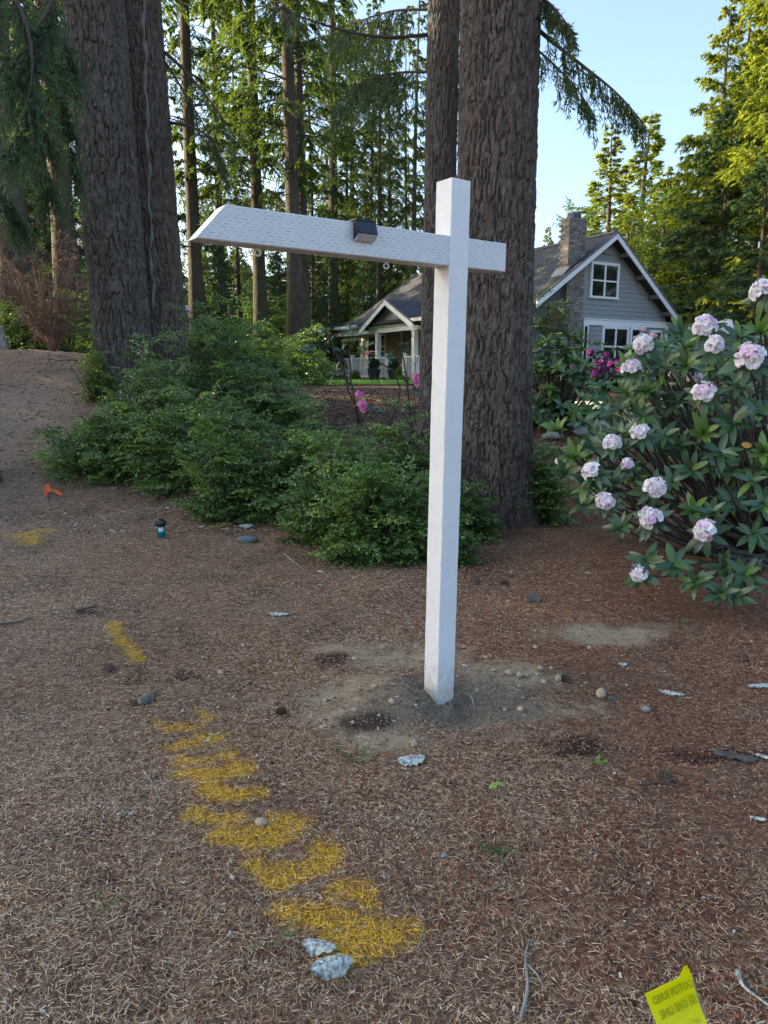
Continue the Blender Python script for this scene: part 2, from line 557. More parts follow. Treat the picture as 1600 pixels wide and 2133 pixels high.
n_c = noise_n(nt, v, 17, 5, 0.75)
c = mixc(nt, 1.0, c, ramp(nt, n_c, [(0.32, (0.45, 0.42, 0.40)), (0.5, (1, 1, 1)), (0.7, (1.0, 1.0, 1.0))]), 'MULTIPLY')
pf = math_(nt, 'MULTIPLY', attr('paint'), ramp(nt, n_vf, [(0.42, (0.15, 0.15, 0.15)), (0.60, (0.8, 0.8, 0.8))]))
c = mixc(nt, pf, c, (0.74, 0.44, 0.010))
nt.links.new(c, b.inputs['Base Color'])
bump(nt, math_(nt, 'ADD', n_fine, math_(nt, 'MULTIPLY', n_vf, 0.5)), 0.9, 0.02, b)
mulch_m = ss((GY - 9.5) / 1.5) * ss((GX + 3.2) / 1.0) * (GY < 60)
skysheen_m = ss((-GX - .25 * GY - .1) / 1.6) * (.45 + .55 * ss((GY - 3.5) / 3)) * np.clip(.3 + 1.6 * (fbm2(GX * .9, GY * .9, 91, 3) - .25), 0, 1)  # left ground lightened: the sky's sheen put into its colour
red_m = np.clip(ss((GX + 1.2) / 2.2) * (.35 + 1.6 * (fbm2(GX * 1.1, GY * 1.1, 95, 4) - .3)), 0, 1) * (GY < 12)
far = link('ground', mk_mesh('ground', np.stack([GX, GY, GZ], -1).reshape(-1, 3), [Q], gm, smooth=True,
    attrs=dict(soil=(soil_m * (1 - dug_m * 0.3)).ravel(), dug=dug_m.ravel(), humus=hum_m.ravel(), paint=paint_mask(GX, GY).ravel(), mulch=mulch_m.ravel(), dry=skysheen_m.ravel(), red=red_m.ravel())))
tag(far, 'brown forest floor of fallen needles rising towards the trees', kind='structure')

def gz(x, y):
    """height of the finished ground mesh"""
    x = np.asarray(x, float); y = np.asarray(y, float)
    i = np.clip(np.searchsorted(gy, y) - 1, 0, ny - 2)
    j = np.clip(np.searchsorted(gx, x) - 1, 0, nx - 2)
    tx = (x - gx[j]) / (gx[j + 1] - gx[j]); ty = (y - gy[i]) / (gy[i + 1] - gy[i])
    return (GZ[i, j] * (1 - tx) * (1 - ty) + GZ[i, j + 1] * tx * (1 - ty) + GZ[i + 1, j] * (1 - tx) * ty + GZ[i + 1, j + 1] * tx * ty)

def at_ground(px, py):
    p = G(px, py)
    p[2] = float(gz(p[0], p[1]))
    return p

# lawn in front of the house: a gently curved sheet just above the ground with blades
lx = np.linspace(-12, 7, 60); ly = np.linspace(19.5, 40, 60)
LX, LY = np.meshgrid(lx, ly)
edge = 19.8 + 1.0 * np.sin(LX * 0.35 + 1)
LY2 = edge + (LY - 19.5) / 20.5 * (41 - edge)
LZ = gz(LX, LY2) + 0.03
i2, j2 = np.meshgrid(np.arange(59), np.arange(59), indexing='ij')
LQ = np.stack([i2 * 60 + j2, i2 * 60 + j2 + 1, (i2 + 1) * 60 + j2 + 1, (i2 + 1) * 60 + j2], -1).reshape(-1, 4)
MAT['lawn'] = simple('lawn', (0.075, 0.17, 0.03), (0.12, 0.24, 0.045), 9, 0.9, 0.5, 0.03)
tag(link('lawn', mk_mesh('lawn', np.stack([LX, LY2, LZ], -1).reshape(-1, 3), [LQ], MAT['lawn'], smooth=True)), 'green mown lawn in front of the porch', kind='structure')
MAT['grassblade'] = leafmat('grass_blade', [(0, (0.08, 0.18, 0.03)), (1, (0.14, 0.27, 0.05))], 0.6, 0.3, 0.3)
n = 16000
gxs = rng.uniform(-11, 6, n); gys = rng.uniform(20.8, 33, n)
O = np.stack([gxs, gys, gz(gxs, gys) + 0.025], 1)
Vg, Fg = scatter(np.array([[0, 0.06, 0], [0, -0.06, 0], [1, 0, 0]]), np.array([[0, 1, 2]]), O, np.stack([rng.normal(0, .35, n), rng.normal(0, .35, n), np.ones(n)], 1), rng.normal(size=(n, 3)), rng.uniform(.05, .09, n), .12)
tag(link('grass', mk_mesh('grass', Vg, [Fg], MAT['grassblade'], np.repeat(rng.random(n), 3))), 'short mown grass blades of the lawn', 'grass', kind='stuff')
# ------------------------------------------------------------------ house
th = R(60)
HA = np.array([math.sin(th), math.cos(th), 0.0])      # along the near gable wall
HB = np.array([-math.cos(th), math.sin(th), 0.0])     # along the ridge, away from the camera
HO0 = np.array([9.009, 29.0, 0.0])
HO = HO0 + HB * 0.45        # the gable overhang stands at the measured apex
def HF(c):
    c = np.asarray(c, float).reshape(-1, 3)
    return HO + c[:, 0:1] * HA + c[:, 1:2] * HB + c[:, 2:3] * np.array([0, 0, 1.0])
FLOOR = 1.22
RZ = 6.85
SL, SR = 0.70, 0.79        # roof slopes left / right of the ridge
AL, AR = -3.9, 4.05        # eave positions
BL = 14.4                  # far end of the ridge
def roofz(a):
    return RZ - (SL * -a if a < 0 else SR * a)

MAT['siding'] = simple('grey_siding', (0.27, 0.295, 0.295), (0.31, 0.335, 0.335), 3, 0.6, 0.15, 0.004, (1, 1, 6))
MAT['siding_warmlit'] = simple('warmlit_siding', (0.36, 0.25, 0.165), (0.42, 0.295, 0.2), 3, 0.6, 0.15, 0.004, (1, 1, 6))  # warm glow on the porch wall put into the siding colour
MAT['trim'] = simple('white_trim', (0.80, 0.82, 0.82), (0.86, 0.88, 0.88), 5, 0.5)
MAT['trim_warmlit'] = simple('warmlit_trim', (0.80, 0.65, 0.46), (0.84, 0.70, 0.52), 5, 0.5)  # porch window trim carries the same warm glow in its colour
MAT['soffit'] = simple('soffit_paint', (0.13, 0.135, 0.14), (0.16, 0.165, 0.17), 4, 0.8)
MAT['soffit_light'] = simple('porch_ceiling_paint', (0.72, 0.68, 0.60), (0.78, 0.74, 0.66), 4, 0.8)  # ceiling lightened and warmed along with the porch glow
MAT['core'] = simple('wall_core', (0.10, 0.11, 0.115), None)
MAT['mortar'] = simple('mortar', (0.20, 0.19, 0.175), (0.27, 0.255, 0.235), 30, 0.95)
MAT['brick'] = [simple('brick_%s' % k, c1, c2, 18, 0.9, 0.5, 0.006) for k, c1, c2 in (
    ('tan', (0.20, 0.175, 0.15), (0.27, 0.24, 0.205)), ('grey', (0.15, 0.143, 0.132), (0.22, 0.208, 0.19)), ('brown', (0.13, 0.10, 0.085), (0.18, 0.14, 0.12)), ('pale', (0.26, 0.242, 0.215), (0.33, 0.31, 0.28)))]
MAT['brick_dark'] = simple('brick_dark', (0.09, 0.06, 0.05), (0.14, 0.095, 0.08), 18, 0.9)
gl, nt, b, out = nodes_of('window_glass')
b.inputs['Base Color'].default_value = (0.012, 0.016, 0.018, 1)
b.inputs['Roughness'].default_value = 0.04
b.inputs['Specular IOR Level'].default_value = 0.5
MAT['glass'] = gl
MAT['curtain'] = simple('curtain', (0.30, 0.30, 0.24), (0.36, 0.36, 0.3), 6)
MAT['pot'] = simple('dark_pot', (0.035, 0.045, 0.055), (0.055, 0.065, 0.075), 6, 0.5)
MAT['deck'] = simple('porch_deck', (0.30, 0.30, 0.29), (0.40, 0.40, 0.39), 6, 0.7)
MAT['gutter'] = simple('gutter_metal', (0.62, 0.64, 0.64), (0.68, 0.70, 0.70), 5, 0.4)
MAT['flash'] = simple('flashing', (0.16, 0.17, 0.18), (0.22, 0.23, 0.24), 8, 0.45, metallic=0.4)

# shingle material: courses and tabs by house-frame coordinates stored in the mesh's own space
sm, nt, b, out = nodes_of('asphalt_shingle')
b.inputs['Roughness'].default_value = 0.9
tc = nt.nodes.new('ShaderNodeTexCoord')
br = N(nt, 'ShaderNodeTexBrick', i_Scale=1.0)
br.offset = 0.37
br.inputs['Mortar Size'].default_value = 0.012
br.inputs['Brick Width'].default_value = 0.32
br.inputs['Row Height'].default_value = 0.15
br.inputs['Color1'].default_value = (0.022, 0.026, 0.034, 1)
br.inputs['Color2'].default_value = (0.055, 0.063, 0.078, 1)
br.inputs['Mortar'].default_value = (0.016, 0.018, 0.022, 1)
nt.links.new(tc.outputs['UV'], br.inputs['Vector'])
nz = noise_n(nt, tc.outputs['UV'], 2.3, 5)
cc = mixc(nt, 0.5, br.outputs['Color'], ramp(nt, nz, [(0.3, (0.026, 0.030, 0.038)), (0.7, (0.052, 0.058, 0.07))]))
nt.links.new(cc, b.inputs['Base Color'])
bump(nt, br.outputs['Fac'], -0.6, 0.02, b)
MAT['shingle'] = sm

house = empty('house', HF([0, 7, 1.1])[0], 'grey gabled house with brick chimney and white porch beyond the garden', 'house')
hinv = Matrix.Translation(house.location).inverted()
def hpart(mb, name, mat, parent=house, smooth=False):
    o = mb.build(name, mat, parent, smooth)
    o.matrix_parent_inverse = hinv
    if parent is not house:
        o.matrix_parent_inverse = Matrix()
    return o
def fbox(mb, a0, a1, b0, b1, z0, z1):
    mb.box(a0, a1, b0, b1, z0, z1, HF)
def fhex(mb, c8):
    mb.hexa(HF(c8))
def roof_slab(name, pts, thick, parent=house, mat=None, uvdir=None):
    """pts: 4 house-frame corners of the upper face (eave0, eave1, ridge1, ridge0)"""
    top = HF(pts)
    bot = top - np.array([0, 0, thick])
    V = np.concatenate([bot, top])
    me = mk_mesh(name, V, [np.array([[0, 3, 2, 1], [4, 5, 6, 7], [0, 1, 5, 4], [1, 2, 6, 5], [2, 3, 7, 6], [3, 0, 4, 7]])], mat or MAT['shingle'])
    uv = me.uv_layers.new(name='UVMap')
    e = unit(top[1] - top[0])
    w = top[3] - top[0]
    w = unit(w - e * (w @ e))
    for l in me.loops:
        d = V[l.vertex_index] - top[0]
        uv.data[l.index].uv = (float(d @ e), float(d @ w))
    o = link(name, me, parent)
    o.matrix_parent_inverse = hinv if parent is house else Matrix()
    return o

OV = 0.45   # gable overhang
# roof planes (upper faces)
roof_l = roof_slab('roof', [(AL, -OV, roofz(AL)), (AL, BL, roofz(AL)), (0, BL, RZ), (0, -OV, RZ)], 0.12)
roof_r = roof_slab('roof', [(AR, BL, roofz(AR)), (AR, -OV, roofz(AR)), (0.001, -OV, RZ), (0.001, BL, RZ)], 0.12)
mb = MB(); fbox(mb, -0.12, 0.12, -OV - 0.005, BL + .01, RZ - 0.05, RZ + 0.025); hpart(mb, 'ridge_cap', MAT['shingle'].copy() if False else MAT['soffit'])
PE = -6.15; PZ = 3.72; PB0, PB1 = 1.0, 14.2
zj = roofz(AL) + 0.02
roof_slab('porch_roof', [(PE, PB0, PZ), (PE, PB1, PZ), (AL + 0.35, PB1 - 0.1, zj + 0.16), (AL + 0.35, PB0, zj + 0.16)], 0.10)
# barge boards of the near gable, one each side
def barge(a0, z0, a1, z1, b, w, t=0.04, lip=0.03):
    mb = MB()
    fhex(mb, [(a0, b, z0 - w), (a1, b, z1 - w), (a1, b + t, z1 - w), (a0, b + t, z0 - w), (a0, b, z0 + lip), (a1, b, z1 + lip), (a1, b + t, z1 + lip), (a0, b + t, z0 + lip)])
    return mb
hpart(barge(AL - 0.05, roofz(AL) - 0.07, 0, RZ - 0.07, -OV - 0.045, 0.21), 'barge_board', MAT['trim'])
hpart(barge(0.001, RZ - 0.07, AR + 0.05, roofz(AR) - 0.075, -OV - 0.045, 0.21), 'barge_board', MAT['trim'])
hpart(barge(AL - 0.05, roofz(AL) - 0.07, 0, RZ - 0.07, BL + 0.003, 0.21), 'barge_board', MAT['trim'])
# shingle drip edge along the rakes
hpart(barge(AL - 0.08, roofz(AL) + 0.0, 0, RZ + 0.0, -OV - 0.075, 0.06, 0.07, 0.012), 'drip_edge', MAT['soffit'])
hpart(barge(0.001, RZ, AR + 0.08, roofz(AR) - 0.02, -OV - 0.075, 0.06, 0.07, 0.012), 'drip_edge', MAT['soffit'])
# outlooker brackets under the right rake
for a in (0.7, 1.7, 2.6, 3.4):
    mb = MB(); fbox(mb, a - .06, a + .06, -OV, -.03, roofz(a) - .32, roofz(a) - .16); hpart(mb, 'bracket', MAT['soffit'])

# walls: core volume
mb = MB()
WA0, WA1 = -3.7, 3.75
def gable_core(b):
    return [(WA0, b, 0.9), (WA1, b, 0.9), (WA1, b, roofz(WA1) - 0.14), (0, b, RZ - 0.14), (WA0, b, roofz(WA0) - 0.14)]
V = np.concatenate([HF(gable_core(0.06)), HF(gable_core(BL - 0.6))])
mbT = [[0, 1, 2], [0, 2, 3], [0, 3, 4], [5, 7, 6], [5, 8, 7], [5, 9, 8]]
mbQ = [[0, 5, 6, 1], [1, 6, 7, 2], [2, 7, 8, 3], [3, 8, 9, 4], [4, 9, 5, 0]]
mb.add(V, mbT, mbQ); core = hpart(mb, 'wall', MAT['core'])
# gable siding planks, each its own board, lapped
expo = 0.178
z = 3.60
k = 0
while z < RZ - 0.3:
    zt = min(z + expo + 0.02, RZ - 0.16)
    def lim(zz):
        return max(WA0, -(RZ - 0.14 - zz) / SL), min(WA1, (RZ - 0.14 - zz) / SR)
    l0, r0 = lim(z); l1, r1 = lim(zt)
    l0 = max(l0, -1.3); l1 = max(l1, -1.3)
    if r0 - l0 > 0.15:
        mb = MB(); r1 = max(r1, l1 + .02)
        fhex(mb, [(l0, 0.016, z), (r0, 0.016, z), (r0, 0.056, z), (l0, 0.056, z), (l1, 0.040, zt), (r1, 0.040, zt), (r1, 0.056, zt), (l1, 0.056, zt)])
        hpart(mb, 'plank', MAT['siding'], core)
    z += expo
# lower wall planks
z = 1.0
while z < 3.3:
    zt = min(z + expo + .02, 3.34)
    mb = MB(); fhex(mb, [(-0.95, 0.016, z), (3.75, 0.016, z), (3.75, 0.056, z), (-0.95, 0.056, z), (-0.95, 0.04, zt), (3.75, 0.04, zt), (3.75, 0.056, zt), (-0.95, 0.056, zt)])
    hpart(mb, 'plank', MAT['siding'], core)
    z += expo
mb = MB(); fbox(mb, -1.1, 4.1, -0.03, 0.05, 3.35, 3.56); hpart(mb, 'frieze_board', MAT['trim'])
mb = MB(); fbox(mb, -1.1, 4.1, -0.06, 0.03, 3.562, 3.60); hpart(mb, 'drip_cap', MAT['trim'])
mb = MB(); fbox(mb, 3.752, 3.87, -0.02, 0.1, 1.0, 3.345); hpart(mb, 'corner_board', MAT['trim'])

def window(a0, a1, z0, z1, b, cols, rows, fw=0.11, trim=None, axis='a', depth=0.05, curt=False):
    """sash window set on the wall; frame, panes and muntins are pieces of it"""
    T = trim or MAT['trim']
    def bx(mb, u0, u1, d0, d1, z0, z1):
        if axis == 'a':
            fbox(mb, u0, u1, b + d0, b + d1, z0, z1)
        else:
            fbox(mb, b + d0, b + d1, u0, u1, z0, z1)
    mb = MB()
    bx(mb, a0, a1, -depth, 0.02, z1 - fw, z1); bx(mb, a0 - .03, a1 + .03, -depth - 0.03, 0.02, z0, z0 + fw * .8)
    bx(mb, a0, a0 + fw, -depth, 0.018, z0 + fw * .8, z1 - fw); bx(mb, a1 - fw, a1, -depth, 0.018, z0 + fw * .8, z1 - fw)
    w = hpart(mb, 'window', T)
    ia0, ia1, iz0, iz1 = a0 + fw, a1 - fw, z0 + fw * .8, z1 - fw
    cw = (ia1 - ia0) / cols; rh = (iz1 - iz0) / rows
    for i in range(cols):
        for j in range(rows):
            mb = MB(); bx(mb, ia0 + i * cw + .012, ia0 + (i + 1) * cw - .012, -0.022, -0.010, iz0 + j * rh + .012, iz0 + (j + 1) * rh - .012)
            hpart(mb, 'pane', MAT['glass'], w).parent = w
    for i in range(1, cols):
        mb = MB(); bx(mb, ia0 + i * cw - .045, ia0 + i * cw + .045, -depth + .006, -0.004, iz0, iz1); hpart(mb, 'mullion', T, w)
    for j in range(1, rows):
        for i in range(cols):
            mb = MB(); bx(mb, ia0 + i * cw + (.046 if i else 0), ia0 + (i + 1) * cw - (.046 if i < cols - 1 else 0), -depth + .010, -0.004, iz0 + j * rh - .03, iz0 + j * rh + .03); hpart(mb, 'rail', T, w)
    for ch in w.children:
        ch.matrix_parent_inverse = Matrix()
    return w
window(-0.86, 0.71, 4.375, 5.755, 0.0, 2, 2)
window(-0.04, 1.48, 1.75, 3.345, 0.0, 2, 2)
window(1.56, 2.4, 1.75, 3.345, 0.0, 1, 2)
window(-1.1, -0.83, 1.35, 3.345, 0.0, 1, 1, 0.05)
window(2.75, 3.5, 2.1, 3.25, 0.0, 1, 2, 0.09)
# gable vent
mb = MB(); fbox(mb, -0.22, 0.26, -0.02, 0.02, 6.05, 6.33); vent = hpart(mb, 'vent', MAT['soffit'])
for k in range(4):
    mb = MB(); fbox(mb, -0.2 + k * .115, -0.2 + k * .115 + .09, -0.04, -0.021, 6.08, 6.30); hpart(mb, 'slat', MAT['siding'], vent)

# chimney: mortar core and single bricks
ca0, ca1, cb0, cb1 = -2.22, -1.32, -0.16, 0.32
CZ0, CZ1 = 1.0, 7.12
mb = MB(); fbox(mb, ca0 + .018, ca1 - .018, cb0 + .018, cb1 - .018, CZ0, CZ1 - .01); chim = hpart(mb, 'chimney', MAT['mortar'])
def brick_mesh(lx, ly, lz, m):
    mb = MB(); mb.box(-lx / 2, lx / 2, -ly / 2, ly / 2, -lz / 2, lz / 2)
    return mb.mesh('brick', m)
cz, bl = 0.098, 0.225
BR_A = [brick_mesh(bl - .014, .05, cz - .014, m) for m in MAT['brick']]
BR_H = [brick_mesh(bl / 2 - .014, .05, cz - .014, m) for m in MAT['brick']]
angA = math.atan2(HA[1], HA[0])
nb = 0
rest = MB()
row = 0
zz = CZ1 - cz / 2
br_rng = random.Random(3)
while zz > 2.1:
    below = zz < roofz(-1.6) + .1
    faces = [('a', cb0 + .02)] + ([] if zz < roofz(ca0) else [('b', ca0 + .02)])
    for ax, off in faces:
        u0, u1 = (ca0, ca1) if ax == 'a' else (cb0, cb1)
        u = u0
        first = True
        while u < u1 - 0.03:
            half = first and (row % 2 == 1)
            L = bl / 2 if half else bl
            if u + L > u1 + .01:
                L = bl / 2
            first = False
            m = br_rng.choices([0, 1, 2, 3], [4, 3, 1.4, 2])[0]
            c = (u + L / 2, off, zz) if ax == 'a' else (off, u + L / 2, zz)
            if nb < 300:
                o = link('brick', (BR_A if L > bl * .7 else BR_H)[m], chim)
                o.matrix_parent_inverse = Matrix()
                w = HF([c])[0]
                o.location = w
                o.rotation_euler = (0, 0, angA + (0 if ax == 'a' else math.pi / 2))
                nb += 1
            else:
                if ax == 'a': fbox(rest, c[0] - L / 2 + .007, c[0] + L / 2 - .007, off - .025, off + .025, zz - cz / 2 + .007, zz + cz / 2 - .007)
                else: fbox(rest, off - .025, off + .025, c[1] - L / 2 + .007, c[1] + L / 2 - .007, zz - cz / 2 + .007, zz + cz / 2 - .007)
            u += L
    row += 1
    zz -= cz
for ch in list(chim.children):
    ch.matrix_parent_inverse = Matrix()
if rest.n:
    o = hpart(rest, 'brickwork', MAT['brick'][0], chim); o['kind'] = 'stuff'
mb = MB(); fbox(mb, ca0 - .02, ca1 + .02, cb0 - .02, cb1 + .02, CZ1 + .001, CZ1 + .07); hpart(mb, 'chimney_cap', MAT['mortar'])
mb = MB(); fbox(mb, -1.98, -1.58, -.08, .24, CZ1 + .072, CZ1 + .30); hpart(mb, 'flue', MAT['core'])
mb = MB(); fhex(mb, [(ca0 - .28, cb0 - .1, roofz(ca0 - .28)), (ca0 - .002, cb0 - .1, roofz(ca0)), (ca0 - .002, cb1 + .1, roofz(ca0)), (ca0 - .28, cb1 + .1, roofz(ca0 - .28)),
    (ca0 - .28, cb0 - .1, roofz(ca0 - .28) + .03), (ca0 - .002, cb0 - .1, roofz(ca0) + .16), (ca0 - .002, cb1 + .1, roofz(ca0) + .16), (ca0 - .28, cb1 + .1, roofz(ca0 - .28) + .03)])
hpart(mb, 'flashing', MAT['flash'])
# thin dark brick slab on the wall beside the chimney
mb = MB(); fbox(mb, -2.9, -2.23, -0.02, 0.05, 1.0, 4.1); hpart(mb, 'dark_slab', MAT['brick_dark'])

# porch
HO = HO0
mb = MB(); fbox(mb, PE + .25, WA0, PB0, 13.9, 1.0, FLOOR); hpart(mb, 'porch_deck', MAT['deck'])
mb = MB(); fbox(mb, PE + .2, PE + .248, PB0, 13.9, 1.0, FLOOR - .03); hpart(mb, 'porch_skirt', MAT['trim'])
mb = MB(); fbox(mb, -6.75, PE + .19, 5.5, 9.5, 1.0, 1.16); hpart(mb, 'porch_step', MAT['deck'])
mb = MB(); fbox(mb, PE + .2, WA0, PB0, 13.95, 3.50, 3.55); hpart(mb, 'porch_ceiling', MAT['soffit_light'])
mb = MB(); fbox(mb, PE + .3, PE + .47, 8.5, 13.75, 3.27, 3.5); hpart(mb, 'porch_beam', MAT['trim'])
mb = MB(); fbox(mb, PE + .3, PE + .47, PB0, 8.48, 3.27, 3.5); hpart(mb, 'porch_beam', MAT['trim'])
mb = MB(); fbox(mb, PE + .48, WA0 - .01, 13.55, 13.72, 3.27, 3.5); hpart(mb, 'porch_beam', MAT['trim'])
mb = MB(); fbox(mb, PE - .07, PE + .05, 9.9, PB1, PZ - .15, PZ - .02); hpart(mb, 'gutter', MAT['gutter'])
mb = MB(); fbox(mb, PE - .07, PE + .05, PB0, 5.2, PZ - .15, PZ - .02); hpart(mb, 'gutter', MAT['gutter'])
for cb_ in (13.45, 8.55, 5.4, 2.6):
    mb = MB(); fbox(mb, PE + .27, PE + .47, cb_ - .1, cb_ + .1, FLOOR, 3.27); fbox(mb, PE + .25, PE + .49, cb_ - .12, cb_ + .12, FLOOR, FLOOR + .14)
    hpart(mb, 'column', MAT['trim'])
def railing(b0, b1):
    mb = MB(); fbox(mb, PE + .32, PE + .42, b0, b1, 2.14, 2.20); r_ = hpart(mb, 'railing', MAT['trim'])
    mb = MB(); fbox(mb, PE + .34, PE + .40, b0, b1, FLOOR + .09, FLOOR + .14); hpart(mb, 'bottom_rail', MAT['trim'], r_)
    nbal = int((b1 - b0) / .135)
    m = MB(); m.box(-.018, .018, -.018, .018, FLOOR + .14, 2.14); me = m.mesh('baluster', MAT['trim'])
    for i in range(nbal):
        bb = b0 + (i + .5) * (b1 - b0) / nbal
        o = link('baluster', me, r_)
        o.location = HF([(PE + .37, bb, 0)])[0]
        o.rotation_euler = (0, 0, angA)
railing(11.2, 13.34); railing(8.66, 11.0); railing(7.75, 8.44); railing(5.52, 6.15); railing(2.7, 5.28)
for nb_ in (11.1, 7.66, 6.22):
    mb = MB(); fbox(mb, PE + .3, PE + .44, nb_ - .07, nb_ + .07, FLOOR, 2.28); fbox(mb, PE + .28, PE + .46, nb_ - .09, nb_ + .09, 2.28, 2.33); hpart(mb, 'newel', MAT['trim'])
# porch back wall planks and window
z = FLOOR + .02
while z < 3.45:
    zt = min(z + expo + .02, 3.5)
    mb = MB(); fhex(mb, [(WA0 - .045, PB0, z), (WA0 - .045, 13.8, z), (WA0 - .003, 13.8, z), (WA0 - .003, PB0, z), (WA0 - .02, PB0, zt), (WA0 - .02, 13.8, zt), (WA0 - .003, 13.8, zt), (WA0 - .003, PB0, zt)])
    hpart(mb, 'plank', MAT['siding_warmlit'], core)
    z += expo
mb = MB(); fbox(mb, WA0 - .07, WA0 + .05, 13.802, 13.92, FLOOR, 3.49); hpart(mb, 'corner_board', MAT['trim'])
window(11.35, 13.3, 1.75, 3.46, WA0 - .03, 2, 2, 0.12, MAT['trim_warmlit'], 'b')
window(8.2, 8.9, FLOOR + .03, 3.42, WA0 - .03, 1, 2, 0.10, MAT['trim_warmlit'], 'b')
# entry gable over the porch
EB, EH, EZ, EA = 7.05, 2.28, 4.62, PE - 0.12
es = (EZ - 3.50) / EH
roof_slab('entry_roof', [(EA, EB + EH, EZ - es * EH), (-3.2, EB + EH, EZ - es * EH), (-3.2, EB, EZ), (EA, EB, EZ)], 0.09)
roof_slab('entry_roof', [(-3.2, EB - EH, EZ - es * EH), (EA, EB - EH, EZ - es * EH), (EA, EB + .001, EZ), (-3.2, EB + .001, EZ)], 0.09)
for s in (1, -1):
    mb = MB()
    b0, b1 = EB, EB + s * (EH + .05)
    z0, z1 = EZ - .03, EZ - .03 - es * (EH + .05)
    w = .22
    a0, a1 = EA - .045, EA - .002
    c8 = [(a0, b0, z0 - w), (a0, b1, z1 - w), (a1, b1, z1 - w), (a1, b0, z0 - w), (a0, b0, z0 + .01), (a0, b1, z1 + .01), (a1, b1, z1 + .01), (a1, b0, z0 + .01)]
    fhex(mb, c8); hpart(mb, 'barge_board', MAT['trim'])
    mb = MB(); a0, a1 = EA - .07, EA - .0
    z0 += .062; z1 += .062; w = .045
    fhex(mb, [(a0, b0, z0 - w), (a0, b1, z1 - w), (a1, b1, z1 - w), (a1, b0, z0 - w), (a0, b0, z0 + .01), (a0, b1, z1 + .01), (a1, b1, z1 + .01), (a1, b0, z0 + .01)]); hpart(mb, 'drip_edge', MAT['soffit'])
z = 3.5
while z < EZ - .25:
    zt = min(z + expo + .015, EZ - .14)
    w0 = (EZ - .1 - z) / es; w1 = max((EZ - .1 - zt) / es, .02)
    mb = MB(); a0, a1 = EA + .36, EA + .41
    fhex(mb, [(a0, EB - w0, z), (a0, EB + w0, z), (a1, EB + w0, z), (a1, EB - w0, z), (a0 + .02, EB - w1, zt), (a0 + .02, EB + w1, zt), (a1, EB + w1, zt), (a1, EB - w1, zt)])
    hpart(mb, 'plank', MAT['siding'], core)
    z += expo
for ch in core.children:
    ch.matrix_parent_inverse = Matrix()

def wpt(a, b_, z):
    return HF([(a, b_, z)])[0]
# ------------------------------------------------------------------ trees
def trunk_mesh(name, mat, pts, radii, nu, bark, cell, flare=0.0, seed=1, lobes=5, step=0.03):
    """trunk along pts with real bark relief: ridged plates stretched along the stem"""
    pts = np.asarray(pts, float)
    seg = np.concatenate([[0], np.cumsum(np.linalg.norm(np.diff(pts, axis=0), axis=1))])
    s = np.concatenate([np.arange(0, min(6.6, seg[-1]), step), np.arange(min(6.6, seg[-1]), seg[-1], .5)])
    C = np.stack([np.interp(s, seg, pts[:, i]) for i in range(3)], 1)
    r = np.interp(s, seg, radii)
    th_ = np.arange(nu) * 2 * math.pi / nu
    S, T = np.meshgrid(s, th_, indexing='ij')
    r2 = np.repeat(r[:, None], nu, 1)
    fl = flare * np.exp(-S / 0.35)
    r2 = r2 * (1 + fl * (1 + 0.45 * np.sin(lobes * T + seed) + 0.25 * np.sin(2 * T + 2 * seed)))
    r2 = r2 * (1 + 0.03 * np.sin(3 * T + seed + S * 0.3))
    cx, cyy = np.cos(T) * r2 / cell, np.sin(T) * r2 / cell
    wx = 1.2 * (noise3(cx * .5, cyy * .5, S / (cell * 5), seed + 9) - .5)
    n1 = noise3(cx + wx, cyy + wx, S / (cell * 5.0), seed)
    n2 = noise3(cx * 2.1 + wx, cyy * 2.1, S / (cell * 2.2), seed + 3)
    n3 = noise3(cx * 4.3, cyy * 4.3, S / (cell * .9), seed + 5)
    ridge = 1 - np.abs(2 * n1 - 1)
    ridge2 = 1 - np.abs(2 * n2 - 1)
    d = -np.clip((ridge - .80) / .20, 0, 1) ** .8 * 1.0 - np.clip((ridge2 - .8) / .2, 0, 1) * 0.5 + (n3 - .5) * .5 + (n2 - .5) * .35
    r2 = r2 + bark * d
    V = C[:, None, :] + np.stack([np.cos(T) * r2, np.sin(T) * r2, np.zeros_like(T)], -1)
    m = len(s)
    i, j = np.meshgrid(np.arange(m - 1), np.arange(nu), indexing='ij')
    j2 = (j + 1) % nu
    Qd = np.stack([i * nu + j, i * nu + j2, (i + 1) * nu + j2, (i + 1) * nu + j], -1).reshape(-1, 4)
    return mk_mesh(name, V.reshape(-1, 3), [Qd], mat, smooth=False)

